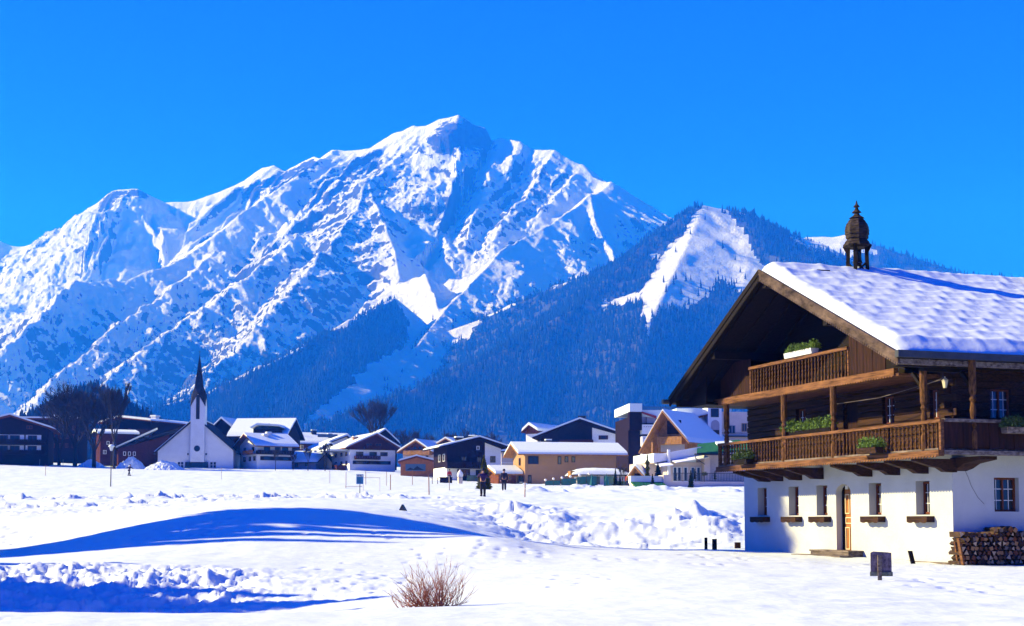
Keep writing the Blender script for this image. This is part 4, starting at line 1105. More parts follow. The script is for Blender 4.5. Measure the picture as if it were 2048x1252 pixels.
h.slab('window', M['glass'], h.x(373), h.x(376), -.05, -.005, h.z(910), h.z(906)); h.slab('window', M['glass'], h.x(409), h.x(412), -.05, -.005, h.z(910), h.z(906))
h.slab('window_band', M['glass'], h.x(370), h.x(415), -.63, -.2, h.z(935), h.z(924)); 
for x in (355, 361, 419, 425.5): h.slab('window', M['glass'], h.x(x), h.x(x + 4.5), -.05, -.005, h.z(929), h.z(924)); h.slab('window', M['glass'], h.x(x), h.x(x + 4.5), -.05, -.005, h.z(935), h.z(930))
h = House('parish_hall', 'low red hall with a long sloping snow roof left of the church', 236, 330, 938, 304, 18, 'hall', GV, 16)
b = MB(); b.prism([(0, 0, -2), (h.w, 0, -2), (h.w, 0, h.z(868)), (0, 0, h.z(897))], (0, 0, 0), (0, 15, 0)); h.part(b, 'wall', M['v_red'])
b = MB(); b.prism([(-1.2, -1, h.z(901)), (h.w + 3, -1, h.z(850) - .3), (h.w + 3, -1, h.z(850)), (-1.2, -1, h.z(899))], (0, 0, 0), (0, 17, 0)); r = h.part(b, 'roof', M['v_slate'])
b = MB(); b.prism([(-1.2, -.9, h.z(899) + .02), (h.w - 2.5, -.9, h.z(857.5)), (h.w - 2.6, -.9, h.z(854)), (-1.0, -.9, h.z(895))], (0, 0, 0), (0, 16.7, 0)); h.part(b, 'roof_snow', M['roofsnow'], r)
h.chim(290, 872, 880, 5, .9)
for x in (245, 254, 263): h.win(x, x + 5, 903, 911, M['v_white'])
# dark double gable building behind the church
h = House('chalet', 'large dark building with two pointed snowy gables right of the church', 418, 478, 938, 350, -14, group=GV, deep=18)
h.gable(866, 446, 840, M['v_dark'], over=(1, .3), fo=1.2, snow=.5, rm=M['v_dark'])
h = House('chalet', 'large snowy roofed building with a wide dormer behind the white house', 462, 572, 938, 342, -6, group=GV, deep=14)
h.side(869, 838, M['v_dark'], snow=.45, fo=1.4); h.slab('dormer', M['v_dark'], h.x(508), h.x(566), -.6, 4, h.z(866), h.z(857))
b = MB(); b.prism([(h.x(503), -1.6, h.z(855)), (h.x(518), -1.6, h.z(847)), (h.x(562), -1.6, h.z(850)), (h.x(570), -1.6, h.z(857)), (h.x(562), -1.6, h.z(853.5)), (h.x(518), -1.6, h.z(851)), (h.x(506), -1.6, h.z(857.5))], (0, 0, 0), (0, 6, 0)); h.part(b, 'dormer_roof', M['roofsnow'])
h.slab('skylight', M['v_slate'], h.x(510), h.x(532), 3.2, 4.4, h.z(849), h.z(845.5))
# white house with the orange-brown corner balcony
h = House('house', 'white two storey house with dark balcony and ribbed snowy roof right of the church', 514, 577, 938, 300, 33, group=GV, deep=9.5)
h.side(888, 868, WHT, snow=.3, rm=M['v_brown'], fo=1.5, so=1.2)
for a in ((526, 537), (546, 556), (559, 570)): h.win(*a, 892, 902, M['v_dark'])
for a in ((525, 538), (545, 556), (558, 571)): h.win(*a, 912, 920, M['v_dark'], M['v_dark'])
h.balc(512, 577, 900, 907, M['v_dark'], 1.2)
for fy in (.8, 3.2, 6.2): h.lwin(fy, 1.2, 912, 921)
for fy in (1.5, 6.0): h.lwin(fy, 1.3, 893, 902)
h.slab('side_balcony', M['v_orange'], -1.1, -1.0, 0, 5.5, h.z(907), h.z(900)); h.slab('balcony_floor', M['v_brown'], -1.1, -.01, 0, 5.5, h.z(908), h.z(907) - .01)
h.chim(540, 868, 876, 3, 1.0, M['v_white']); h.chim(549, 863, 872, 4, .9, M['v_white'])
# low house
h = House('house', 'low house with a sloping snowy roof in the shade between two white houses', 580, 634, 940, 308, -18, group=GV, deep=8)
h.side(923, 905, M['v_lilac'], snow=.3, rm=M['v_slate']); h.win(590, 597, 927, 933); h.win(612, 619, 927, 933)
# the cluster of snowy roofs
h = House('chalet', 'long brown chalet with a wide snowy roof and dark solar panels', 600, 700, 938, 380, 22, group=GV, deep=16)
h.side(886, 866, M['v_brown'], snow=.5, fo=1.5); h.balc(610, 628, 894, 900, M['v_gold']); h.chim(637, 858, 868, 6, 1.2, M['v_slate']); h.slab('solar_panel', M['v_blue'], h.x(634), h.x(672), .5, .7, h.z(873), h.z(866.5))
h.win(600, 606, 890, 898, WHT); h.win(632, 640, 890, 898, WHT); h.win(608, 614, 906, 914, WHT); h.win(622, 629, 906, 914, WHT); h.lwin(2, 1.5, 892, 900); h.chim(662, 866, 873, 3, 1.0)
h = House('house', 'white house with one steep snowy gable behind the small white house', 660, 708, 938, 362, 20, group=GV, deep=12)
h.gable(886, 691, 873, WHT, over=(.8, .8), snow=.5, rm=M['v_red']); h.win(672, 678, 888, 894); h.win(690, 696, 888, 894)
h = House('house', 'small white house with low snowy gable in front of the snowy roof cluster', 640, 671, 936, 335, 30, group=GV, deep=9)
h.gable(899, 657, 889, WHT, over=(.8, .8), snow=.4, rm=M['v_dark']); h.win(650, 658, 905, 911); h.lwin(3, 1.6, 903, 911)
h = House('chalet', 'dark gabled roof rising behind the brown gabled white house', 735, 792, 935, 380, 18, group=GV, deep=12)
h.gable(884, 768, 861, M['v_dark'], over=(.8, .8), snow=.5, rm=M['v_dark'])
h = House('house', 'white two storey house with a wide red-brown gable and two balconies', 699, 787, 938, 300, 24, group=GV, deep=13)
h.gable(893, 748, 869, WHT, M['v_red'], 899, over=(1.3, 1.3), fo=1.4, snow=.35, rm=M['v_brown'])
for a in ((711, 725), (737, 751), (758, 772)): h.win(*a, 903, 911, M['v_dark'], None); h.win(*a, 921, 928, M['v_dark'], M['v_dark'])
h.balc(708, 755, 911, 917, M['v_red'], 1.2); h.balc(727, 763, 891, 897, M['v_red'], 1.0); h.win(730, 742, 885, 891, y=-.06); h.win(748, 760, 885, 891, y=-.06)
h.chim(724, 872, 879, 5, .9, M['v_gold'])
for fy in (1.5, 5, 9): h.lwin(fy, 1.3, 903, 911); h.lwin(fy, 1.3, 921, 929)
h.slab('porch', M['v_red'], -2.2, -.1, 2, 5, -1, .9); h.slab('porch_snow', M['roofsnow'], -4.6, -.05, 1.2, 10.8, h.z(901), h.z(898))
# orange shed with the blue mountain banner
h = House('shed', 'low orange timber shed with a wide blue banner on its front', 801, 869, 945, 262, 3, 'shed', deep=8)
h.gable(924, 833, 915, M['v_orange'], over=(.5, .5), fo=.5, snow=.3, rm=M['v_brown'])
h.slab('banner', M['v_blue'], h.x(811), h.x(851), -.06, -.01, h.z(942), h.z(928))
b = MB(); b.prism([(h.x(813), -.07, h.z(940)), (h.x(820), -.07, h.z(935)), (h.x(827), -.07, h.z(938)), (h.x(834), -.07, h.z(932)), (h.x(842), -.07, h.z(937)), (h.x(849), -.07, h.z(940))], (0, 0, 0), (0, .008, 0)); h.part(b, 'banner_print', M['v_slate'])
# two golden-brown chalets
h = House('chalet', 'golden brown chalet with a long tan balcony behind the orange shed', 806, 862, 945, 300, -24, group=GV, deep=14)
h.gable(902, 836, 884, M['v_cream'], M['v_brown'], 910, over=(1.0, .9), snow=.35, rm=M['v_gold'])
h.balc(812, 866, 902, 910, M['v_gold'], 1.3); h.balc(840, 872, 920, 926, M['v_gold'], 1.2); h.win(853, 858, 912, 918); h.win(840, 846, 912, 918); h.win(828, 834, 893, 899, y=-.06); h.win(838, 844, 893, 899, y=-.06)
h = House('chalet', 'second golden brown chalet half hidden behind the black and white house', 868, 925, 948, 305, -24, group=GV, deep=14)
h.gable(896, 895, 880, M['v_gold'], M['v_brown'], 914, over=(1.0, .9), snow=.35, rm=M['v_gold'])
h.balc(870, 895, 916, 922, M['v_gold'], 1.2); h.balc(868, 880, 902, 908, M['v_gold'], 1.2); h.win(872, 878, 924, 931); h.chim(932, 873, 882, 3, 1.2)
# black and white house
h = House('house', 'black timber house with a white right half and lone fir in front', 893, 1001, 967, 235, 17, group=GV, deep=9)
h.gable(893, 954, 877, WHT, M['v_dark'], 934, over=(1.8, 1.1), fo=1.7, snow=.28, rm=M['v_dark'], eaveR=892)
b = MB(); x0 = h.x(969); b.prism([(x0, -.1, h.z(934)), (h.w + .02, -.1, h.z(934)), (h.w + .02, -.1, h.z(896)), (x0, -.1, h.z(884))], (0, 0, 0), (0, 2.0, 0)); h.part(b, 'white_wall', WHT)
h.win(979.5, 990, 911, 924, M['v_dark'], y=-.1); h.win(979.5, 990, 939, 952, M['v_dark']); h.win(952, 958, 891, 899, WHT, y=-.06); h.win(922, 932, 913, 921, M['v_slate'], y=-.06); h.win(953, 962, 913, 924, M['v_slate'], y=-.06)
h.win(914, 939, 938, 961, M['v_dark']); h.win(951, 961, 939, 954, M['v_dark']); h.balc(890, 966, 924, 935, M['v_dark'], 1.6); h.lwin(1, 1.3, 907, 922, WHT); h.lwin(4, 1.3, 907, 922, WHT)
h.slab('glass_screen', M['v_glassgreen'], h.x(926), h.x(960), -2.4, -2.3, h.z(967), h.z(951)); h.slab('balcony_shelf', M['v_slate'], h.x(945), h.x(960), -.6, -.1, h.z(900.5), h.z(900)); h.chim(931, 873, 882, 4, 1.1)
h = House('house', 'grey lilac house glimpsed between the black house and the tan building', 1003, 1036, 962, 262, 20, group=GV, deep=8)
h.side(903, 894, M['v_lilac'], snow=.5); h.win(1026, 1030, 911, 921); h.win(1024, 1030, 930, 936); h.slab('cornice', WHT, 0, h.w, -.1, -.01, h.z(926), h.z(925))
h = House('hut', 'small brown hut with a thick snow roof left of the tan building', 997, 1032, 972, 215, 20, 'hut', deep=5)
h.side(947, 937, M['v_brown'], snow=.4, rm=M['v_gold']); h.win(1003, 1009, 951, 960, M['v_gold']); h.win(1016, 1022, 951, 960, M['v_gold'])
# tan building
h = House('tan_building', 'long tan building with a thick slab of roof snow and small dark windows', 1050, 1238, 974, 215, 12, 'building', deep=8.5)
h.side(906, 888, M['v_tan'], snow=.38, rm=M['v_gold'], fo=1.3, so=1.4, th=.18)
for (a, c, d0, d1) in ((1056, 1077, 912, 928), (1116, 1123, 912, 928), (1130, 1137, 912, 924), (1144, 1151, 912, 924)): h.win(a, c, d0, d1, M['v_slate'])
h.win(1056, 1063, 950, 972, M['v_slate'], name='door'); h.lwin(3, 1.1, 914, 929, M['v_red']); h.lwin(1.2, 2.8, 950, 966, M['v_slate'])
b = MB(); x = .4
while x < h.w: b.box(x, x + .14, -1.15, -.01, h.z(906) - .18, h.z(906) - .03); x += .95
h.part(b, 'rafter_tails', WHT); h.chim(1112, 878, 886, 4.5, .8)
h.slab('downpipe', M['black'], h.x(1236), h.x(1237), -.12, -.02, h.z(972), h.z(908))
h = House('annex', 'lilac brown annex wall at the right end of the tan building', 1240, 1270, 962, 250, 5, 'annex', GV, 6)
h.slab('wall', M['v_lilac'], 0, h.w, 0, 6, -2, h.z(907)); h.slab('roof_snow', M['roofsnow'], -.2, h.w + .2, -.3, 6.3, h.z(907) + .01, h.z(903))
h = House('chalet', 'large dark gabled chalet with a white right wing behind the tan building', 1082, 1229, 960, 290, -8, group=GV, deep=16)
h.gable(872, 1161, 842, M['v_dark'], over=(1.6, 2.2), fo=1.8, snow=.35, rm=M['v_dark'], eaveR=866)
b = MB(); b.prism([(h.x(1184), -.15, h.z(892)), (h.w + .02, -.15, h.z(892)), (h.w + .02, -.15, h.z(869)), (h.x(1184), -.15, h.z(856))], (0, 0, 0), (0, 4, 0)); h.part(b, 'white_wall', WHT)
h.win(1201, 1211, 872, 880, M['v_red'], M['v_red'], y=-.15); h.balc(1120, 1186, 880, 888, M['v_red'], 1.2); h.slab('vent', M['black'], h.x(1155), h.x(1170), 1, 3, h.az + .6, h.az + 1.1)
h = House('chalet', 'small snowy gable poking out left of the large dark chalet roof', 1052, 1075, 958, 300, -30, group=GV, deep=14)
h.gable(862, 1062, 853, WHT, M['v_brown'], 868, over=(.6, .6), snow=.6, rm=M['v_red'])
h = House('house', 'tiny dark gabled house below the right end of the large dark chalet roof', 1240, 1268, 955, 300, -12, group=GV, deep=9)
h.gable(893, 1258, 884, M['v_blue'], over=(1, .5), snow=.4, rm=M['v_slate']); h.win(1255, 1264, 892, 900, WHT)
# hotel tower
h = House('hotel_tower', 'dark hotel tower with stacked white patterned balconies', 1257, 1338, 962, 235, 6, 'hotel', deep=12)
h.slab('wall', M['v_dark'], 0, h.x(1318), 0, 12, -2, h.z(834)); h.slab('stair_tower', M['v_dark'], h.x(1256), h.x(1281), -1.6, -.02, h.z(861), h.z(825))
h.slab('roof_snow', M['roofsnow'], -.1, h.x(1281), -1.8, 12.2, h.z(824.5), h.z(808))
b = MB(); b.prism([(h.x(1281), -.6, h.z(833)), (h.x(1345), -.6, h.z(838)), (h.x(1345), -.6, h.z(820)), (h.x(1281), -.6, h.z(820))], (0, 0, 0), (0, 12, 0)); h.part(b, 'upper_roof_snow', M['roofsnow'])
for (a, c) in ((850, 869), (873, 893), (897, 918)):
    b = MB(); b.box(h.x(1281), h.x(1316), -1.8, -.0, h.z(c), h.z(a)); pb = h.part(b, 'balcony', WHT)
    b = MB(); x = 1284
    while x < 1314: b.prism([(h.x(x), -1.81, h.z(a + 5)), (h.x(x + 2), -1.81, h.z(a + 5)), (h.x(x + 1), -1.81, h.z(a + 3))], (0, -.02, 0), (0, 0, 0)); x += 4
    h.part(b, 'balcony_pattern', M['v_red'], pb)
b = MB(); b.box(h.x(1282), h.x(1312), -.3, -.02, h.z(846), h.z(830)); h.part(b, 'top_loggia', M['v_lilac']); h.slab('post', M['black'], h.x(1292), h.x(1293), -.5, -.35, h.z(850), h.z(830)); h.slab('railing', M['black'], h.x(1281), h.x(1311), -.6, -.5, h.z(848.5), h.z(846.5))
b = MB(); b.prism([(h.x(1281), -1.0, h.z(826)), (h.x(1281), -1.0, h.z(823)), (h.x(1312), -1.0, h.z(832)), (h.x(1312), -1.0, h.z(837))], (0, 0, 0), (0, .3, 0)); h.part(b, 'fascia', M['v_redmetal'])
b = MB(); b.box(h.x(1281), h.x(1378), 4, 4.1, h.z(810), h.z(808.5)); b.box(h.x(1281), h.x(1378), 4, 4.1, h.z(819), h.z(817.5))
x = 1282
while x < 1378: b.box(h.x(x), h.x(x + 1.6), 4.02, 4.08, h.z(817.5), h.z(810)); x += 4.1
h.part(b, 'roof_fence', M['v_blue'])
h.slab('ground_floor', M['v_lilac'], h.x(1284), h.x(1316), -.5, -.02, h.z(928), h.z(919))
# wooden gabled hotel chalet
h = House('hotel_chalet', 'hotel wing with a steep golden wooden gable and snowy roof', 1316, 1369, 965, 190, -34, 'hotel', deep=10)
h.gable(870, 1339, 828, M['v_gold'], over=(1.7, 1.5), fo=2.2, snow=.22, rm=M['v_gold'], eaveR=868)
h.slab('loggia', M['v_dark'], h.x(1334), h.x(1360), -.08, -.01, h.z(869), h.z(842)); h.balc(1322, 1368, 875, 888, M['v_gold'], 1.2); h.slab('lower_loggia', M['v_lilac'], h.x(1322), h.x(1366), -.06, -.01, h.z(904), h.z(889))
h.slab('post', M['v_gold'], h.x(1317), h.x(1320), -2.0, -1.8, h.z(907), h.z(886))
h = House('hotel_wing', 'white hotel wing with snowy roof and round arched balcony bay', 1366, 1506, 968, 196, 8, 'hotel', deep=10)
h.slab('wall', WHT, 0, h.x(1412), 0, 9, -2, h.z(846)); h.slab('bay', WHT, h.x(1412), h.x(1440), -1.5, 8, -2, h.z(815)); h.slab('cream_wall', M['v_cream'], h.x(1440), h.w, .2, 9, -2, h.z(822))
b = MB(); b.prism([(h.x(1345), -1.2, h.z(842)), (h.x(1412), -1.2, h.z(829)), (h.x(1412), -1.2, h.z(821)), (h.x(1395), -1.2, h.z(817)), (h.x(1350), -1.2, h.z(818))], (0, 0, 0), (0, 9, 0)); h.part(b, 'roof_snow', M['roofsnow'])
b = MB(); b.prism([(h.x(1367), -1.4, h.z(844)), (h.x(1412), -1.4, h.z(832)), (h.x(1412), -1.4, h.z(829)), (h.x(1367), -1.4, h.z(841))], (0, 0, 0), (0, .4, 0)); h.part(b, 'eaves_board', M['v_brown'])
h.win(1418, 1434, 818, 835, M['v_slate'], y=-1.5); h.slab('arched_opening', M['v_lilac'], h.x(1418.5), h.x(1435), -1.56, -1.5, h.z(880), h.z(849))
b = MB(); xc, zc, rr = h.x(1426.7), h.z(849), (h.x(1435) - h.x(1418.5)) / 2
b.prism([(xc + rr * math.cos(t), -1.5, zc + rr * math.sin(t)) for t in [k * math.pi / 10 for k in range(11)]], (0, -.06, 0), (0, 0, 0)); h.part(b, 'arch', M['v_lilac'])
h.slab('arch_railing', M['black'], h.x(1419), h.x(1434), -1.66, -1.6, h.z(869), h.z(861)); h.win(1408, 1411, 842, 860, y=0); h.win(1376, 1385, 890, 897, M['v_dark'])
h.win(1461, 1475, 849, 866, M['v_lilac'], y=.2); h.win(1488, 1499, 845, 862, M['v_gold'], y=.2)
b = MB(); b.box(h.x(1443), h.w, -.6, .19, h.z(873), h.z(871)); b.box(h.x(1443), h.w, -.6, -.55, h.z(866), h.z(865)); h.part(b, 'railing', M['black'])
b = MB(); b.prism([(h.x(1366), -1.2, h.z(840)), (h.x(1400), -1.2, h.z(868)), (h.x(1395), -1.2, h.z(872)), (h.x(1362), -1.2, h.z(846))], (0, 0, 0), (0, 5, 0)); h.part(b, 'side_roof', M['v_slate'])
# hotel terrace building
h = House('hotel_terrace', 'cream hotel terrace building with white awnings and green copper roof', 1314, 1500, 982, 165, 12, 'hotel', deep=12)
h.slab('wall', M['v_cream'], h.x(1345), h.w + 4, 2, 11, -1, h.z(905)); h.slab('wall', M['v_cream'], 0, h.x(1345), 4, 11, -1, h.z(922))
b = MB(); b.prism([(0, 1.2, h.z(925)), (h.x(1413), 1.2, h.z(908)), (h.x(1413), 1.2, h.z(891)), (0, 1.2, h.z(909))], (0, 0, 0), (0, .4, 0)); pp = h.part(b, 'parapet', WHT)
h.slab('terrace_floor', M['v_cream'], 0, h.x(1413), 1.6, 11, h.z(925), h.z(923)); h.slab('snow_layer', M['roofsnow'], .2, h.x(1405), 1.7, 10, h.z(923) + .01, h.z(905))
h.slab('pillar', WHT, h.x(1342), h.x(1347), .9, 1.19, h.z(962), h.z(898)); h.slab('pillar', M['v_cream'], h.x(1418), h.x(1430), 1.0, 1.9, h.z(962), h.z(905))
for (a, c, ya, yb, yc, yd) in ((1318, 1345, 929, 924, 931, 934), (1350, 1418, 921, 908, 915, 926)):
    b = MB(); b.prism([(h.x(a), -.6, h.z(yd)), (h.x(c), -.6, h.z(yc)), (h.x(c), 1.6, h.z(yb) + .1), (h.x(a), 1.6, h.z(ya) + .1)], (0, 0, 0), (0, 0, .08)); h.part(b, 'awning', WHT)
for x in (1358, 1367, 1380, 1395, 1407): h.win(x, x + 8.5, 932, 962, WHT, y=2.0, name='glass_door')
b = MB(); b.prism([(h.x(1392), -.8, h.z(906)), (h.x(1510), -1.6, h.z(895)), (h.x(1510), 4, h.z(873)), (h.x(1428), 4, h.z(882)), (h.x(1416), 3, h.z(884))], (0, 0, -.3), (0, 0, 0)); gr = h.part(b, 'green_roof', M['v_copper'])
b = MB(); b.prism([(h.x(1440), -.2, h.z(892)), (h.x(1475), -.2, h.z(889)), (h.x(1477), 1.6, h.z(882)), (h.x(1445), 1.6, h.z(884))], (0, 0, 0), (0, 0, .25)); h.part(b, 'snow_patch', M['roofsnow'], gr)
h.slab('eaves', M['v_slate'], h.x(1386), h.x(1510), -1.8, -.9, h.z(910), h.z(907.5), gr)
b = MB(); b.tube([(h.x(1387), -1.3, h.z(911)), (h.x(1387), -1.0, h.z(916)), (h.x(1418), .9, h.z(927))], .05, 5); h.part(b, 'downpipe', M['black'])
# terrace wall with iron railing
h = House('terrace_wall', 'cream terrace wall with a black iron railing at the foot of the hotel', 1327, 1500, 985, 152, 10, 'wall', deep=3)
h.slab('wall', M['v_cream'], h.x(1342), h.w + 4, 0, 3, -1.5, h.z(963)); b = MB(); b.prism([(0, 0, -1), (h.x(1342), 0, -1), (h.x(1342), 0, h.z(949)), (0, 0, h.z(950))], (0, 0, 0), (0, 2, 0)); h.part(b, 'corner_pier', M['v_cream'])
h.slab('parapet', WHT, h.x(1262), 0 - .01, .3, 1.2, h.z(966), h.z(954)); h.slab('parapet_snow', M['roofsnow'], h.x(1262), 0, .2, 1.3, h.z(954) + .01, h.z(952))
b = MB(); b.box(h.x(1348), h.w, .1, .14, h.z(946.5), h.z(945.5)); b.box(h.x(1348), h.w, .1, .14, h.z(961.5), h.z(960.7))
x = 1348
while x < 1500: b.box(h.x(x), h.x(x) + .035, .1, .14, h.z(960.7), h.z(946.5)); x += 3.2
for x in range(1350, 1360, 3): b.beam((h.x(x), .09, h.z(960)), (h.x(x + 3), .09, h.z(947)), .03)
h.part(b, 'railing', M['black']); 
b = MB(); b.prism([(h.x(1262), -2.4, h.z(979)), (h.x(1332), -2.4, h.z(983)), (h.x(1326), .2, h.z(966)), (h.x(1262), .2, h.z(966))], (0, 0, 0), (0, 0, .12)); h.part(b, 'green_canopy', M['v_copper'])
# kiosk
h = House('kiosk', 'little kiosk with a pointed golden wooden gable beside the fir trees', 1266, 1286, 962, 170, -28, 'kiosk', deep=6)
h.gable(950, 1275, 937, M['v_gold'], over=(.5, .5), fo=.9, snow=.25, rm=M['v_gold']); h.slab('opening', M['v_dark'], h.x(1269), h.x(1283), -.05, -.01, h.z(957), h.z(947))
# pavilion with rounded snow cushion
h = House('pavilion', 'low pavilion under a fat rounded cushion of snow beside the tan building', 1150, 1250, 972, 195, 6, 'pavilion', deep=6)
h.slab('wall', WHT, h.x(1160), h.w, 0, 5.5, -1, h.z(951)); rf = h.slab('roof', M['v_slate'], h.x(1143), h.x(1256), -1.4, 6.4, h.z(950.8), h.z(949.5))
nx, ny = 60, 26; a, c = np.meshgrid(np.linspace(-1, 1, nx), np.linspace(-1, 1, ny)); hh = (1 - np.abs(a) ** 3.2) ** .5 * (1 - np.abs(c) ** 2.6) ** .5
x0, x1 = h.x(1142), h.x(1258); z0 = h.z(949.4); zz = z0 + hh * (h.z(931) - z0) * .8 + .08 * fbm(a * 3, c * 2, 3, 5) * hh
V = np.stack([((a + 1) / 2 * (x1 - x0) + x0).ravel(), ((c + 1) / 2 * 8 - 1.5).ravel(), zz.ravel()], 1)
o = np_mesh('roof_snow', V, grid_quads(ny, nx), M['roofsnow']); o.parent = rf
h.slab('window', M['v_glassgreen'], h.x(1163), h.x(1200), -.06, -.01, h.z(968), h.z(953)); h.slab('counter', M['v_gold'], h.x(1140), h.x(1158), -.5, 2, h.z(953), h.z(942))
# ------------------------------------------------------------------ props of the snow field
M['person_navy'] = varied('navy_jacket', (.012, .014, .04), (.03, .03, .07), 6)
M['person_black'] = varied('black_trousers', (.01, .01, .016), (.025, .022, .04), 6)
M['person_plum'] = varied('plum_jacket', (.025, .008, .05), (.05, .018, .09), 6)
M['skin'] = mat('skin', (.45, .24, .16), .6)
M['person_red'] = mat('red_jacket', (.5, .02, .02), .7)
M['bark_grey'] = varied('bare_tree_bark', (.008, .007, .010), (.024, .02, .024), 3)
M['twig_red'] = varied('red_twigs', (.22, .04, .03), (.42, .14, .08), 5, rough=.6)
def skin_body(name, joints, edges, radii, m, parent=None, lv=1):
    me = bpy.data.meshes.new(name); me.from_pydata(joints, edges, []); me.materials.append(m)
    o = bpy.data.objects.new(name, me); COL.objects.link(o)
    if parent: o.parent = parent
    sm = o.modifiers.new('skin', 'SKIN'); 
    for v, r in zip(me.skin_vertices[0].data if me.skin_vertices else [], radii): v.radius = (r, r)
    return o, sm
def grow(name, chains, m, parent):
    """body part grown from chains [(points, radii)] with the skin modifier, baked to a mesh"""
    vs, es, rs = [], [], []
    idx = {}
    for pts, rad in chains:
        prev = None
        for p, r in zip(pts, rad):
            k = tuple(round(c, 4) for c in p)
            if k not in idx: idx[k] = len(vs); vs.append(p); rs.append(r)
            if prev is not None: es.append((prev, idx[k]))
            prev = idx[k]
    bm = bmesh.new(); sk = bm.verts.layers.skin.verify()
    for i, (p, r) in enumerate(zip(vs, rs)):
        v = bm.verts.new(p); rr = r if isinstance(r, tuple) else (r, r); v[sk].radius = rr; v[sk].use_root = (i == 0)
    bm.verts.ensure_lookup_table()
    for a, b_ in es: bm.edges.new((bm.verts[a], bm.verts[b_]))
    me = bpy.data.meshes.new(name); bm.to_mesh(me); bm.free()
    t = bpy.data.objects.new('tmp', me); COL.objects.link(t)
    s1 = t.modifiers.new('s', 'SKIN'); s1.use_smooth_shade = True
    s2 = t.modifiers.new('u', 'SUBSURF'); s2.levels = 2; s2.render_levels = 2
    dg = bpy.context.evaluated_depsgraph_get(); ev = t.evaluated_get(dg); out = bpy.data.meshes.new_from_object(ev)
    bpy.data.objects.remove(t)
    out.materials.clear(); out.materials.append(m); out.name = name
    out.polygons.foreach_set('use_smooth', [True] * len(out.polygons))
    o = bpy.data.objects.new(name, out); COL.objects.link(o); o.parent = parent
    return o
def person(loc, rz, label, jacket, trousers, arms='down', stride=.0, hat=None, sc=1.0, lean=0.0, cat='person', group=None, poles=False):
    e = empty('person', loc, rz); e.scale = (sc, sc, sc); tag(e, label, cat, group)
    hx = .10
    fy = stride
    # one continuous body: legs, trunk, neck, head, arms, hands  (faces -y)
    L = lambda z: -lean * max(z - .9, 0)
    ar = {'down': [((.20, L(1.42), 1.42), (.27, L(1.15) + .03, 1.14), (.28, L(.9) - .05, .88), (.275, -.07 + L(.8), .80)), ((-.20, L(1.42), 1.42), (-.27, L(1.15) + .03, 1.14), (-.28, L(.9) - .05, .88), (-.275, -.07 + L(.8), .80))],
          'phone': [((.20, L(1.42), 1.42), (.32, -.10, 1.22), (.18, -.33, 1.42), (.10, -.36, 1.50)), ((-.20, L(1.42), 1.42), (-.32, -.10, 1.22), (-.18, -.33, 1.42), (-.10, -.36, 1.50))],
          'ski': [((.20, L(1.42), 1.42), (.38, -.22 + L(1.2), 1.24), (.55, -.36 + L(1.2), 1.14), (.60, -.40 + L(1.2), 1.12)), ((-.20, L(1.42), 1.42), (-.40, .05, 1.26), (-.56, .22, 1.20), (-.61, .26, 1.19))]}[arms]
    chains = [([(0, 0, .95), (hx, 0, .88), (hx + .01, fy * .5 - .03, .50), (hx + .01, fy, .10), (hx + .01, fy - .14, .05)], [.15, .10, .075, .055, .05]),
              ([(0, 0, .95), (-hx, 0, .88), (-hx - .01, -fy * .5 - .03, .50), (-hx - .01, -fy, .10), (-hx - .01, -fy - .14, .05)], [.15, .10, .075, .055, .05]),
              ([(0, 0, .95), (0, L(1.2), 1.18), (0, L(1.4), 1.38), (0, L(1.5), 1.50), (0, L(1.6) - .01, 1.60), (0, L(1.65) - .02, 1.68)], [.15, (.17, .13), (.19, .12), .06, .085, .085])]
    for a in ar: chains.append(([(0, L(1.4), 1.38)] + list(a), [(.19, .12), .075, .055, .042, .035]))
    grow('body', chains, M['skin'], e)
    jc = [([(0, 0, .93), (0, L(1.2), 1.18), (0, L(1.4), 1.38), (0, L(1.47), 1.47)], [.18, (.195, .15), (.21, .14), .09])]
    for a in ar: jc.append(([(0, L(1.4), 1.38)] + list(a)[:3], [(.21, .14), .095, .075, .06]))
    grow('jacket', jc, jacket, e)
    tr = [([(0, 0, .95), (s * hx, 0, .86), (s * (hx + .01), s * fy * .5 - .03, .50), (s * (hx + .01), s * fy, .12)], [.165, .12, .095, .085]) for s in (1, -1)]
    grow('trousers', tr, trousers, e)
    b = MB()
    for s in (1, -1): b.box(s * (hx + .01) - .06, s * (hx + .01) + .06, s * fy - .22, s * fy + .09, -.02, .13)
    b.build('boots', M['person_black'], e)
    b = MB(); b.lathe([(.10, 0), (.115, .05), (.10, .12), (.05, .16), (.01, .17)], (0, L(1.62) - .0, 1.66), 10); b.build('hat', hat or M['person_black'], e, smooth=True)
    # face: nose, eyes
    b = MB(); b.lathe([(.015, 0), (.012, .03), (.004, .045)], (0, L(1.62) - .115, 1.61), 5); b.build('nose', M['skin'], e)
    # fingers at the end of each arm
    for a in ar:
        w_ = Vector(a[3]); d_ = (Vector(a[3]) - Vector(a[2])).normalized(); sd = d_.cross(Vector((0, 1, 0))).normalized() * (1)
        mb = MB()
        for k in range(4):
            q = w_ + Vector((0, -.03 + .02 * k, 0)); mb.tube([q, q + d_ * .05, q + d_ * (.085 - .006 * abs(k - 1.5)) + Vector((0, -.01, 0))], [.009, .008, .006], 5)
        mb.tube([w_ - d_ * .02 + Vector((0, -.03, 0)), w_ + d_ * .02 + Vector((0, -.06, 0)), w_ + d_ * .045 + Vector((0, -.065, 0))], [.010, .009, .007], 5)
        mb.build('fingers', M['skin'], e)
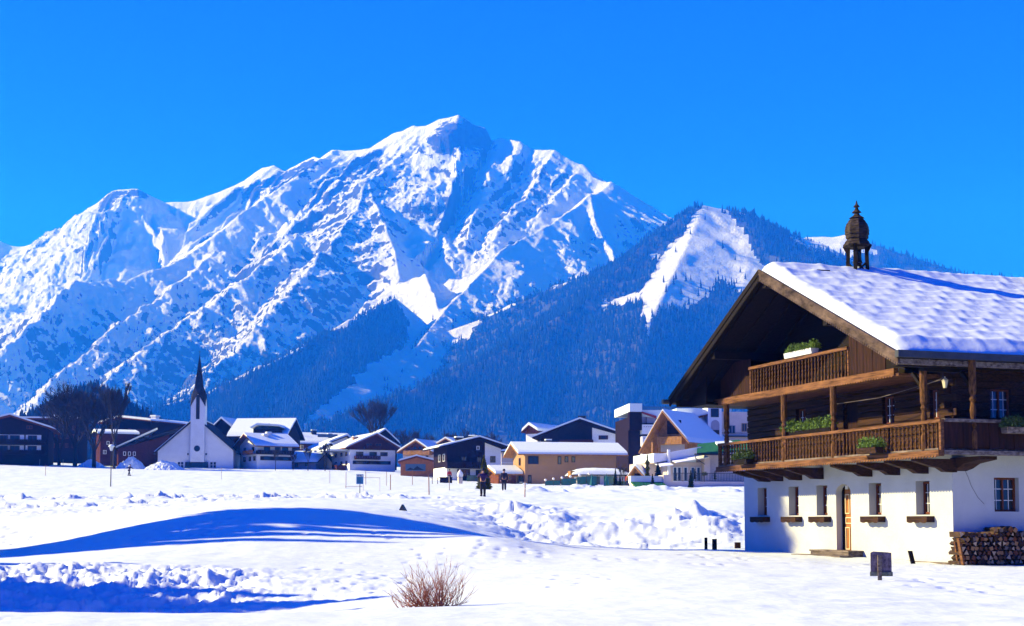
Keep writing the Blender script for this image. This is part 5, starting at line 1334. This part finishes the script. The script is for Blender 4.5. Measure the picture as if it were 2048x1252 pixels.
    if poles:
        for a in ar:
            p = Vector(a[3]); b = MB(); b.tube([p + Vector((0, 0, .08)), (p.x * 1.35, p.y + .45, -.02)], .009, 5); b.build('ski_pole', M['black'], e)
        for s in (1, -1): b = MB(); b.box(s * .11 - .03, s * .11 + .03, s * fy - .9, s * fy + .9, -.05, -.025); b.build('ski', M['black'], e)
    return e
def rzf(px): return 0
P1 = on_ground(966, 91.5); person(P1, R(190), 'person in a dark plum jacket holding a camera up, standing in the open snow', M['person_plum'], M['person_black'], 'phone', .03, sc=1.0)
P2 = on_ground(1008, 116); person(P2, R(5), 'person in dark navy clothes walking on the snow in front of the tan building', M['person_navy'], M['person_black'], 'down', .12)
P3 = W(258, 953, 218); P3.z = gz(P3.x, 218); person(P3, R(70), 'lone cross-country skier in dark clothes on the far field', M['person_navy'], M['person_black'], 'ski', .25, lean=.25, poles=True, sc=.95)
P4 = W(899, 966, 205); P4.z = gz(P4.x, 205) + .15; person(P4, R(20), 'person in a red jacket by the black and white house', M['person_red'], M['person_black'], 'down', .05, sc=1.0)
P5 = W(1255, 970, 180); P5.z = W(1255, 974, 180).z; person(P5, R(-30), 'person in a red jacket beside the snowy pavilion', M['person_red'], M['person_navy'], 'down', .05, sc=.9)
# sign on a post
def pole(px, Y, h, label, m, r=.035, cat='pole', group='thin marker poles standing in the snow'):
    p = on_ground(px, Y); b = MB(); b.tube([(0, 0, -.3), (random.uniform(-.03, .03), 0, h)], r, 6)
    tag(b.build('marker_pole', m, None, p), label, cat, group); return p
M['pole_wood'] = mat('thin_reddish_pole', (.28, .12, .06), .7); M['pole_pale'] = mat('pale_pole', (.45, .36, .30), .7)
pole(858.5, 92, 1.3, 'reddish marker pole left of the person with the camera', M['pole_wood'])
pole(899, 112, 1.1, 'pale marker pole in line with the red jacket by the black house', M['pole_pale'])
pole(1049.5, 90, 1.0, 'reddish marker pole in front of the left corner of the tan building', M['pole_wood'])
pole(825, 165, 1.7, 'small marker pole below the orange shed', M['pole_wood'])
pole(443, 190, 1.6, 'marker pole just right of the church, far out on the field', M['pole_pale'])
pole(660, 165, 1.5, 'marker pole left of the blue and white sign', M['pole_pale'])
pole(732, 160, 1.5, 'marker pole just right of the blue and white sign', M['pole_wood'])
pole(773, 150, 1.5, 'marker pole below the right side of the red-brown gabled house', M['pole_pale'])
pole(781, 120, 1.3, 'shorter marker pole right beside the one below the red-brown gable', M['pole_wood'])
pole(91, 210, 1.6, 'marker pole in the snow below the far left chalet', M['pole_wood'])
pole(79, 280, 1.3, 'small distant marker pole at the foot of the far left chalet', M['pole_pale'])
pole(126, 290, 1.3, 'small distant marker pole below the big bare tree', M['pole_pale'])
pole(692, 125, 1.4, 'marker pole left of the rail frame on the field', M['pole_pale'])
p = on_ground(720, 92); e = empty('trail_sign', p); tag(e, 'blue and white panel sign on a thin post in the snow', 'sign')
b = MB(); b.tube([(0, 0, -.3), (0, 0, .75)], .025, 6); b.build('post', M['metal_dark'], e)
b = MB(); b.box(-.23, .23, -.04, -.01, .70, 1.34); b.build('panel', mat('sign_blue', (.035, .20, .42), .5), e)
b = MB(); b.box(-.20, .20, -.05, -.041, 1.17, 1.31); b.build('header', mat('sign_white', (.6, .66, .7), .5), e)
b = MB(); b.prism([(-.06, -.055, 1.22), (.14, -.055, 1.20), (.16, -.055, 1.23), (.0, -.055, 1.27)], (0, 0, 0), (0, .004, 0)); b.box(-.16, -.08, -.055, -.051, 1.2, 1.27)
for k in range(5): b.box(-.17, .12 - .05 * (k % 2), -.045, -.041, 1.08 - k * .07, 1.10 - k * .07)
b.build('lettering', M['v_slate'], e)
# rail frame (small goal)
p = on_ground(744, 112); e = empty('rail_frame', p, R(4)); tag(e, 'thin open rail frame like a small goal standing in the snow', 'goal frame')
b = MB(); b.tube([(-.68, 0, -.3), (-.68, 0, 1.05)], .02, 5); b.build('upright', M['pole_pale'], e); b = MB(); b.tube([(.62, 0, -.3), (.62, 0, 1.05)], .02, 5); b.build('upright', M['pole_pale'], e)
b = MB(); b.tube([(-.68, 0, 1.05), (.62, 0, 1.05)], .02, 5); b.build('crossbar', M['pole_pale'], e)
b = MB(); b.tube([(-2.1, 0, .35), (-.75, -.02, .36)], .02, 5); b.build('side_rail', M['pole_pale'], e)
# table and dark bar counter
p = on_ground(870, 185); e = empty('standing_table', p); tag(e, 'bare wooden standing table in the snow left of the dark bar counter', 'table')
b = MB(); b.box(-.62, .62, -.3, .3, .78, .84); b.build('table_top', M['v_brown'], e)
for s in (-.35, .35): b = MB(); b.box(s - .04, s + .04, -.04, .04, -.3, .78); b.build('leg', M['v_brown'], e)
p = W(892, 965, 200); p.z = gz(p.x, 200); e = empty('bar_counter', p); tag(e, 'low dark bar counter in front of the black and white house', 'bar counter')
b = MB(); b.box(-.85, .85, -.4, .4, -.4, .78); b.build('body', M['v_dark'], e); b = MB(); b.box(-.92, .92, -.47, .47, .785, .84); b.build('counter_top', M['v_slate'], e)
p = W(920, 966, 202); p.z = gz(p.x, 202); e = empty('parasol', p); tag(e, 'folded white parasol capped with snow beside the glass screen', 'parasol')
b = MB(); b.tube([(0, 0, -.3), (0, 0, 1.9)], .03, 6); b.build('pole', M['pole_pale'], e); b = MB(); b.lathe([(.42, .95), (.46, 1.25), (.36, 1.55), (.16, 1.8), (.03, 2.0)], n=9); b.build('canopy', M['v_white'], e)
b = MB(); b.lathe([(.35, -.3), (.38, .8), (.3, .92)], n=6); b.build('base', M['v_cream'], e)
# street lamp
p = on_ground(222, 133); e = empty('street_lamp', p); tag(e, 'slim street lamp with a snow-topped lantern on the left of the field', 'street lamp')
b = MB(); b.tube([(0, 0, -.4), (0, 0, 3.35)], [.055, .035], 8); b.build('pole', M['black'], e)
b = MB(); b.lathe([(.10, 3.36), (.22, 3.72), (.225, 3.73)], n=8); b.build('lantern', mat('frosted_lantern', (.55, .6, .68), .4), e)
b = MB(); b.lathe([(.30, 3.735), (.29, 3.80), (.16, 3.92), (.02, 3.97)], n=10); b.build('snow_cap', M['roofsnow'], e, smooth=True)
# globe lamps
GL = [(1091, 960, 'first and lowest'), (1107, 957.5, 'second'), (1124, 955.5, 'third'), (1141, 953, 'fourth'), (1159, 950.5, 'fifth'), (1178, 947.5, 'sixth and highest')]
M['globe'] = mat('white_lamp_globe', (.82, .80, .78), .35, .5)
for k, (px, py, nm) in enumerate(GL):
    p = W(px, py, 178); z = gz(p.x, 178); e = empty('globe_lamp', (p.x, 178, z)); tag(e, '%s of six white globe lamps in a row, counted from the left' % nm, 'globe lamp', 'white globe lamps by the pavilion')
    hh = p.z - z
    b = MB(); b.tube([(0, 0, -.3), (0, 0, hh - .14)], .025, 5); b.build('post', M['black'], e)
    b = MB(); b.lathe([(.16 * math.sin(t), hh - .16 * math.cos(t)) for t in [.1 + k2 * (math.pi - .2) / 8 for k2 in range(9)]], n=12); b.build('globe', M['globe'], e, smooth=True)
# green glass fence with posts by the pavilion
p = W(1090, 966, 180); e = empty('glass_fence', p, R(2)); tag(e, 'green glass wind screen fence in front of the pavilion', 'fence')
k = 180 / F
for i_, (a, c, y0, y1) in enumerate(((0, 30, 961, 966), (32, 62, 957, 966), (64, 82, 954, 974), (84, 104, 952, 974), (118, 138, 952, 972), (140, 165, 962, 976), (167, 200, 968, 980))):
    b = MB(); b.box(a * k, c * k, 0, .03, (966 - y1) * k - .3, (966 - y0) * k); b.build('glass_panel', M['v_glassgreen'], e)
    b = MB(); b.box(c * k + .01, c * k + .09, -.03, .06, (966 - y1) * k - .5, (966 - y0) * k + .12); b.build('post', M['black'], e)
for i_, (px, py) in enumerate(((1184, 975), (1213, 975))):
    p = W(px, py, 174); b = MB(); b.lathe([(.42, 0), (.36, .3), (.16, 1.1), (.03, 1.6)], n=7)
    e = empty('parasol', p); tag(e, ('left' if i_ == 0 else 'right') + ' of two folded green parasols in front of the pavilion', 'parasol', 'folded green parasols'); b.build('canopy', M['v_glassgreen'], e)
    b = MB(); b.tube([(0, 0, -.3), (0, 0, 1.7)], .03, 5); b.build('pole', M['black'], e)
# low wire fence in front of the hotel
p = W(1240, 986, 150); e = empty('wire_fence', p, R(-2)); tag(e, 'low grey wire fence with thin posts below the green canopy', 'fence')
for k in range(7): b = MB(); b.tube([(k * 1.0, 0, -.5), (k * 1.0, 0, .65)], .022, 5); b.build('post', M['metal_dark'], e)
b = MB()
for z in (.2, .4, .6): b.tube([(0, 0, z), (6.0, 0, z)], .007, 4)
b.build('wire', M['metal_dark'], e)
# small things near the house
for (px, Y, w_, h_, tl, lb) in ((1410.5, 50.5, .10, .42, .0, 'left of two short dark wooden stakes beside the farmhouse'), (1427.5, 50.3, .15, .38, .0, 'right and thicker of two short dark stakes beside the farmhouse'),
                            (1473.5, 53, .20, .22, .0, 'squat wooden stump nearest the left corner of the farmhouse'), (1826, 37.2, .10, .34, -.12, 'short dark post leaning left near the farmhouse corner')):
    p = on_ground(px, Y); b = MB(); b.prism([(-w_/2, -w_/2, -.2), (w_/2, -w_/2, -.2), (w_/2, w_/2, -.2), (-w_/2, w_/2, -.2)], (0, 0, 0), (tl, 0, h_ + .2))
    tag(b.build('wooden_stake', M['wood_h'] if w_ > .18 else M['wood_dark'], None, p), lb, 'stake')
p = on_ground(1759, 26.5); e = empty('notice_board', p, R(-4)); tag(e, 'back of a small weathered board nailed to a stake in the near snow', 'board')
b = MB(); b.box(-.19, .19, 0, .04, .10, .52); b.prism([(-.19, 0, .52), (-.14, 0, .545), (.12, 0, .53), (.19, 0, .52)], (0, 0, 0), (0, .04, 0)); b.build('panel', varied('mossy_board', (.05, .035, .05), (.22, .17, .22), 12), e)
b = MB(); b.box(-.07, 0, -.06, -.005, -.3, .48); b.build('stake', M['wood_grey'], e); b = MB(); b.box(-.21, .20, -.03, -.003, .09, .17); b.box(.0, .2, -.05, -.031, .1, .16); b.build('crossbar', varied('mossy_crossbar', (.06, .08, .06), (.2, .2, .16), 12), e)
p = on_ground(803, 60); b = MB(); b.prism([(-.16, 0, -.1), (.22, -.1, -.1), (.02, 0, .26)], (0, 0, 0), (.1, .35, 0)); tag(b.build('snow_marker', M['metal_dark'], None, p, R(8)), 'small dark wedge poking out of the snow mound in mid field', 'marker')
# ------------------------------------------------------------------ snow heaps
def heap(px0, px1, pyb, pyt, d, label, seed):
    k = d / F; w = (px1 - px0) * k; h = (pyb - pyt) * k; p = W((px0 + px1) / 2, pyb + 2, d); n = 70
    a, c = np.meshgrid(np.linspace(-1, 1, n), np.linspace(-1, 1, n)); r = np.hypot(a, c)
    z = h * np.clip(1 - r ** 1.5, -.3, 1) * (1 + .35 * fbm(a * 2 + seed, c * 2, 3, seed)) + .18 * h * fbm(a * 7, c * 7 + seed, 4, seed + 3) * (r < 1.1) - .3
    V = np.stack([(a * w * .55).ravel(), (c * w * .35).ravel(), z.ravel()], 1)
    o = np_mesh('snow_heap', V, grid_quads(n, n), M['snow'], smooth=False); o.location = p; tag(o, label, 'snow heap', 'ploughed snow heaps')
heap(232, 292, 935, 909, 282, 'taller ploughed snow heap left of the church front', 3)
heap(286, 372, 939, 916, 278, 'wide ploughed snow heap touching the left side of the church front', 5)
heap(1034, 1068, 972, 960, 196, 'small snow heap at the door of the tan building', 7)
heap(1070, 1240, 982, 962, 160, 'long low snow heap in front of the globe lamps', 9)
heap(150, 215, 935, 915, 285, 'snow heap under the big bare tree', 11)
# ------------------------------------------------------------------ trees
def bare_tree(loc, h, spread, label, seed, n0=5, m=None, depth=5, group=None, trunk_h=.16, up=.75, tw=1.0):
    rng = random.Random(seed); e = empty('bare_tree', loc); tag(e, label, 'tree', group)
    tb, cb = MB(), MB(); rmin = loc[1] * .00012
    def br(p, d, L, r, lv, mb):
        q = p + d * L; bend = Vector((rng.gauss(0, .06), rng.gauss(0, .06), .04)) * L
        mid = (p + q) / 2 + bend
        r = max(r, rmin); mb.tube([p, mid, q], [r, r * .8, r * .6], 5 if lv < 2 else 3)
        if lv >= depth: return
        for _ in range(rng.choice((3, 3, 4)) if lv < depth - 1 else 4):
            a = Vector((rng.gauss(0, 1), rng.gauss(0, 1), rng.gauss(0, .6))); nd_ = (d * 1.0 + a * .42 * spread + Vector((0, 0, up * .35))).normalized()
            t = rng.uniform(.45, 1.0); br(p + d * L * t + bend * (1 - t), nd_, L * rng.uniform(.58, .8), r * .52, lv + 1, cb)
    th = h * trunk_h; r0 = h * .022 * tw
    tb.tube([(0, 0, -1.5), (0, 0, th * .5), (.02 * h * .2, 0, th)], [r0 * 1.3, r0, r0 * .9], 8)
    for k in range(n0):
        a = k * 6.283 / n0 + rng.uniform(-.3, .3); d = Vector((math.cos(a) * spread * .55, math.sin(a) * spread * .55, 1)).normalized()
        br(Vector((0, 0, th * .9)), d, h * .30, r0 * .55, 1, cb)
    tb.build('trunk', m or M['bark_grey'], e); cb.build('crown', m or M['bark_grey'], e)
    return e
def wl(px, py, d): return W(px, py, d)
bare_tree(wl(150, 926, 288), 18.0, .95, 'largest bare tree, dense and rounded, left of the lamp post', 1, 10, depth=6, up=.7)
bare_tree(wl(188, 928, 282), 16.0, .8, 'bare tree overlapping the right side of the largest bare tree', 2, 6, depth=6, up=.7)
bare_tree(wl(118, 926, 296), 14.5, .8, 'smaller bare tree at the left side of the largest bare tree', 12, 6, depth=5, up=.7)
bare_tree(wl(228, 928, 276), 14.0, .42, 'narrow upright bare tree above the street lamp', 3, 6, depth=6, up=.9, trunk_h=.3, tw=.9)
bare_tree(wl(750, 905, 390), 18.0, .85, 'tall fan-shaped bare tree behind the red-brown gabled house', 4, 9, depth=5, up=1.0)
for i, (px, pyb, d, h, lb) in enumerate(((551, 940, 285, 4.2, 'slim young bare tree in front of the white house with dark balcony'), (586, 940, 285, 3.4, 'slim young bare tree in front of the low shaded house'),
    (616, 941, 283, 4.6, 'slim young bare tree right of the low shaded house'), (650, 941, 283, 5.5, 'bare tree in front of the small white gabled house'),
    (1245, 975, 172, 2.6, 'thin bare tree in front of the snowy pavilion'))):
    bare_tree(wl(px, pyb, d), h, .55, lb, 20 + i, 4, depth=4, group='slim young bare trees', trunk_h=.35, tw=.7)
for i, (px, pyb, d, h, lb) in enumerate(((905, 935, 420, 12, 'first faint bare tree behind the golden brown chalets, leftmost of the row'), (930, 935, 430, 13, 'second faint bare tree of the row behind the black house'), (985, 935, 430, 12, 'third faint bare tree above the right eaves of the black house'),
    (820, 935, 410, 13, 'faint bare tree behind the roof of the shed-side chalet'), (848, 935, 420, 12, 'faint bare tree above the golden brown chalet gable'), (775, 935, 420, 12, 'faint bare tree at the right foot of the fan-shaped tree'))):
    bare_tree(wl(px, pyb, d), h, .75, lb, 40 + i, 5, depth=5, group='faint bare trees behind the village', up=.6)
M['fir'] = varied('dark_fir_needles', (.012, .028, .014), (.04, .07, .03), 2, rough=.9, spec=.1)
M['fir_gold'] = varied('golden_green_fir', (.08, .09, .015), (.22, .22, .05), 3, rough=.8, spec=.1)
def conifer(loc, h, w, label, seed, m=None, group=None, n=1.0, col=False):
    rng = random.Random(seed); e = empty('conifer', loc); tag(e, label, 'conifer', group)
    b = MB(); b.tube([(0, 0, -.5), (0, 0, h * .9)], [h * .02, h * .004], 6); b.build('trunk', M['bark_grey'], e)
    c = MB(); N = int(420 * n)
    for k in range(N):
        t = (k + rng.random()) / N; z = h * (.05 + .95 * t); rr = (w / 2 * (1 - t) ** .8 if not col else w / 2 * (1 - t ** 4) * (.75 + .25 * math.sin(t * 22))) * rng.uniform(.55, 1.08)
        a = rng.uniform(0, 6.283); d = Vector((math.cos(a), math.sin(a), -.25 if not col else .3)).normalized(); p = Vector((0, 0, z)); q = p + d * max(rr, .03 * h)
        s = Vector((-math.sin(a), math.cos(a), 0)) * (w * .10 * (1.1 - t) + .02 * h)
        c.face([p + s * .3, q * 1.0 - s * .0 + s * .9 - d * rr * .35, q, q - s * .9 - d * rr * .35, p - s * .3])
        c.face([p + Vector((0, 0, h * .02)), q - d * rr * .4 + Vector((0, 0, h * .03)), q, q - d * rr * .4 - Vector((0, 0, h * .035))])
    c.build('crown', m or M['fir'], e)
    return e
conifer(on_ground(968, 128), 3.05, 1.75, 'golden green fir right behind the person with the camera', 1, M['fir_gold'], n=2.2)
conifer(wl(590, 905, 385), 6.5, 3.2, 'small dark fir behind the roofs between the white houses', 2)
GC = 'firs and clipped conifers around the hotel'
conifer(wl(1295, 957, 158), 2.6, .75, 'spiral clipped golden conifer on the terrace parapet', 3, M['fir_gold'], GC, 1.2, True)
conifer(wl(1316, 957, 158), 1.75, 1.3, 'dark cone shaped fir right of the spiral conifer', 4, None, GC)
conifer(wl(1305, 984, 148), 1.85, .9, 'fir standing in the snow below the green canopy', 5, None, GC)
conifer(wl(1288, 986, 148), 1.0, .75, 'small bushy fir left of the one below the green canopy', 6, None, GC)
conifer(wl(1382, 982, 147), 2.1, .95, 'fir in front of the cream terrace wall', 7, None, GC)
conifer(wl(1231, 974, 172), 2.2, .9, 'dark slim fir in front of the pavilion', 8, None, GC)
conifer(wl(1240, 974, 171), 1.5, .7, 'lower fir touching the slim one by the pavilion', 9, None, GC)
conifer(wl(1390, 960, 156), 1.25, .55, 'clipped column conifer on the hotel terrace behind the railing', 10, None, GC, .6, True)
conifer(wl(1430, 960, 156), 1.0, .45, 'small clipped conifer at the right end of the hotel terrace', 11, None, GC, .6, True)
p = wl(1409, 960, 156); e = empty('ball_topiary', p); tag(e, 'round clipped ball tree on the hotel terrace', 'topiary', GC)
b = MB(); b.tube([(0, 0, -.2), (0, 0, .6)], .03, 5); b.build('trunk', M['bark_grey'], e); leaf_blob('crown', .55, .6, .55, 500, M['leaf_dark'], e, .5, leaf=.07, seed=4)
# lone spruces on the bare pasture of the hill
sp = MB(); 
for t in range(4):
    sp.lathe([(2.6 * (1 - t * .23), 1.5 + t * 3.0), (.25, 5.6 + t * 3.1)], n=7, rot=t)
sp.tube([(0, 0, -2), (0, 0, 4)], .3, 5)
spm = sp.mesh('spruce_tree', M['spruce'])
ip = [(1325,565),(1348,572),(1351,560),(1372,566),(1384,560),(1400,576),(1432,575),(1447,580),(1468,520),(1480,545),(1436,548),(1412,590),(1395,595),(1360,590),(1335,585),(1444,500),(1418,455),(1408,440),(1382,470),(1352,505),(1446,425),(1455,428),(1463,424),(1490,560),(1500,590)]
PL = ['lower left part', 'middle', 'right edge', 'top']
fp_x, fp_y = to_px(fX, fY, fZ)
for k, (px, py) in enumerate(ip):
    dd = (fp_x - px) ** 2 + (fp_y - py) ** 2; dd = np.where(fY > 3100, 1e9, dd); j = np.unravel_index(np.argmin(dd), dd.shape)
    o = bpy.data.objects.new('spruce_tree', spm); COL.objects.link(o); o.location = (fX[j], fY[j], fZ[j]); s = random.uniform(.8, 1.35); o.scale = (s, s, s)
    tag(o, 'lone dark spruce on the open snowy pasture of the right hill', 'spruce', 'lone spruces dotted over the hill pasture')
b = MB(); b.box(-.25, .25, -.25, .25, -1, 9); b.box(-2.4, 2.4, -.25, .25, 5.6, 6.1)
dd = (fp_x - 1413) ** 2 + (fp_y - 420) ** 2; j = np.unravel_index(np.argmin(dd), dd.shape)
tag(b.build('summit_cross', M['black'], None, (fX[j], fY[j], fZ[j])), 'tiny cross on the top of the bare hill', 'cross')
# ------------------------------------------------------------------ dry red bush in the foreground
p = on_ground(872, 21.2); e = empty('dry_bush', p); tag(e, 'leafless red-brown shrub of thin twigs in the near snow', 'shrub')
rng = random.Random(5)
groups_ = [MB() for _ in range(3)]
def twig(mb, p, d, L, r, lv):
    pts = [p]; n = 5
    for k in range(n):
        d = (d + Vector((rng.gauss(0, .15), rng.gauss(0, .15), .05))).normalized(); pts.append(pts[-1] + d * L / n)
    mb.tube(pts, [r * (1 - .14 * k) for k in range(n + 1)], 4)
    if lv > 0:
        for _ in range(rng.choice((2, 3, 4))):
            k = rng.randrange(1, n); nd_ = (d + Vector((rng.gauss(0, .35), rng.gauss(0, .35), rng.gauss(.1, .2)))).normalized(); twig(mb, pts[k], nd_, L * rng.uniform(.3, .6), r * .6, lv - 1)
for k in range(120):
    x = rng.triangular(-.62, .36, .12); lean = (x + .02) * 1.2 + rng.gauss(-.12, .42)
    d = Vector((lean, rng.gauss(0, .35), 1)).normalized(); L = rng.uniform(.22, .66) * (1.05 if x > -.2 else .62)
    twig(groups_[k % 3], Vector((x, rng.uniform(-.2, .2), -.05)), d, L, .0052, 2 if k % 2 else 1)
mb = MB()
for k in range(22):
    x = rng.uniform(-.6, .3); twig(groups_[k % 3], Vector((x, rng.uniform(-.1, .1), .0)), Vector((-1 if k % 3 else 1, rng.gauss(0, .2), rng.uniform(.1, .5))).normalized(), rng.uniform(.2, .42), .0055, 1)
for g in groups_: mb.v, off = mb.v + g.v, len(mb.v); mb.f += [tuple(i + off for i in f) for f in g.f]; mb.m += g.m
mb.build('twigs', M['twig_red'], e)
# ------------------------------------------------------------------ beyond the left edge of the picture: spruces and an added unseen building, whose shadows fall across the snow
def shade_ground(x, y): return gz(max(x, -1.05 * y * .9) if False else x, y)
bx_, by_ = -27.2, 49.0
e = empty('shade_barn', (bx_, by_, shade_ground(bx_, by_) - .5), R(-9)); tag(e, 'dark timber building added outside the view to shade the snow mound', 'shade_barn')
b = MB(); b.box(-5, 5, -2.9, 2.9, -1, 5.8); b.build('wall', M['wood_dark'], e)
b = MB(); b.prism([(-6.2, -3.4, 5.4), (0, -3.4, 9.6), (6.2, -3.4, 5.4)], (0, 0, 0), (0, 6.8, 0)); r = b.build('roof', M['wood_dark'], e)
def spruce_big(x, y, h, w, seed, label):
    z = shade_ground(x, y); rng = random.Random(seed); e = empty('spruce_tree', (x, y, z)); tag(e, label, 'spruce', 'tall spruces outside the left edge of the view')
    b = MB(); b.tube([(0, 0, -.5), (0, 0, h * .95)], [h * .018, .03], 7); b.build('trunk', M['bark_grey'], e)
    c = MB(); N = 1200 if h > 12 else 520; hb = .62 if h > 26 else .1
    for k in range(N):
        t = (k + rng.random()) / N; zz = h * (hb + (1 - hb) * t); rr = w / 2 * (1 - t) ** .9 * rng.uniform(.5, 1.1) + .1; a = rng.uniform(0, 6.283)
        d = Vector((math.cos(a), math.sin(a), -.3)).normalized(); p = Vector((0, 0, zz)); q = p + d * rr; s = Vector((-math.sin(a), math.cos(a), 0)) * (.22 + .3 * (1 - t))
        c.face([p, q + s - d * rr * .4, q, q - s - d * rr * .4])
    c.build('crown', M['fir'], e)
for k, (x, y, h, w, lb) in enumerate(((-36, 50.6, 19.5, 7.5, 'tall'), (-38, 47.6, 21, 8, 'tallest'), (-35, 52.0, 16.5, 5, 'neat'), (-41, 46.4, 21, 6, 'ragged'), (-34.5, 45.6, 15.5, 6.5, 'middle sized'), (-40, 51.4, 22.5, 7.5, 'broad tall'), (-31, 44.0, 10, 5, 'lower'), (-37, 44.5, 17.5, 5.5, 'slender'), (-42, 49.8, 23, 6, 'lofty'), (-43, 53.7, 32.5, 10.5, 'giant'),
                                  (-19.5, 27.9, 8.8, 5.5, 'short'), (-18.0, 29.0, 7.0, 4.6, 'shorter'), (-20, 26.2, 8.8, 5.6, 'young'), (-17.0, 26.9, 6.2, 4.2, 'smallest'), (-20.5, 33.6, 6.2, 3.6, 'bushy'))):
    spruce_big(x, y, h, w, 60 + k, '%s dark spruce growing outside the left edge of the picture' % lb)
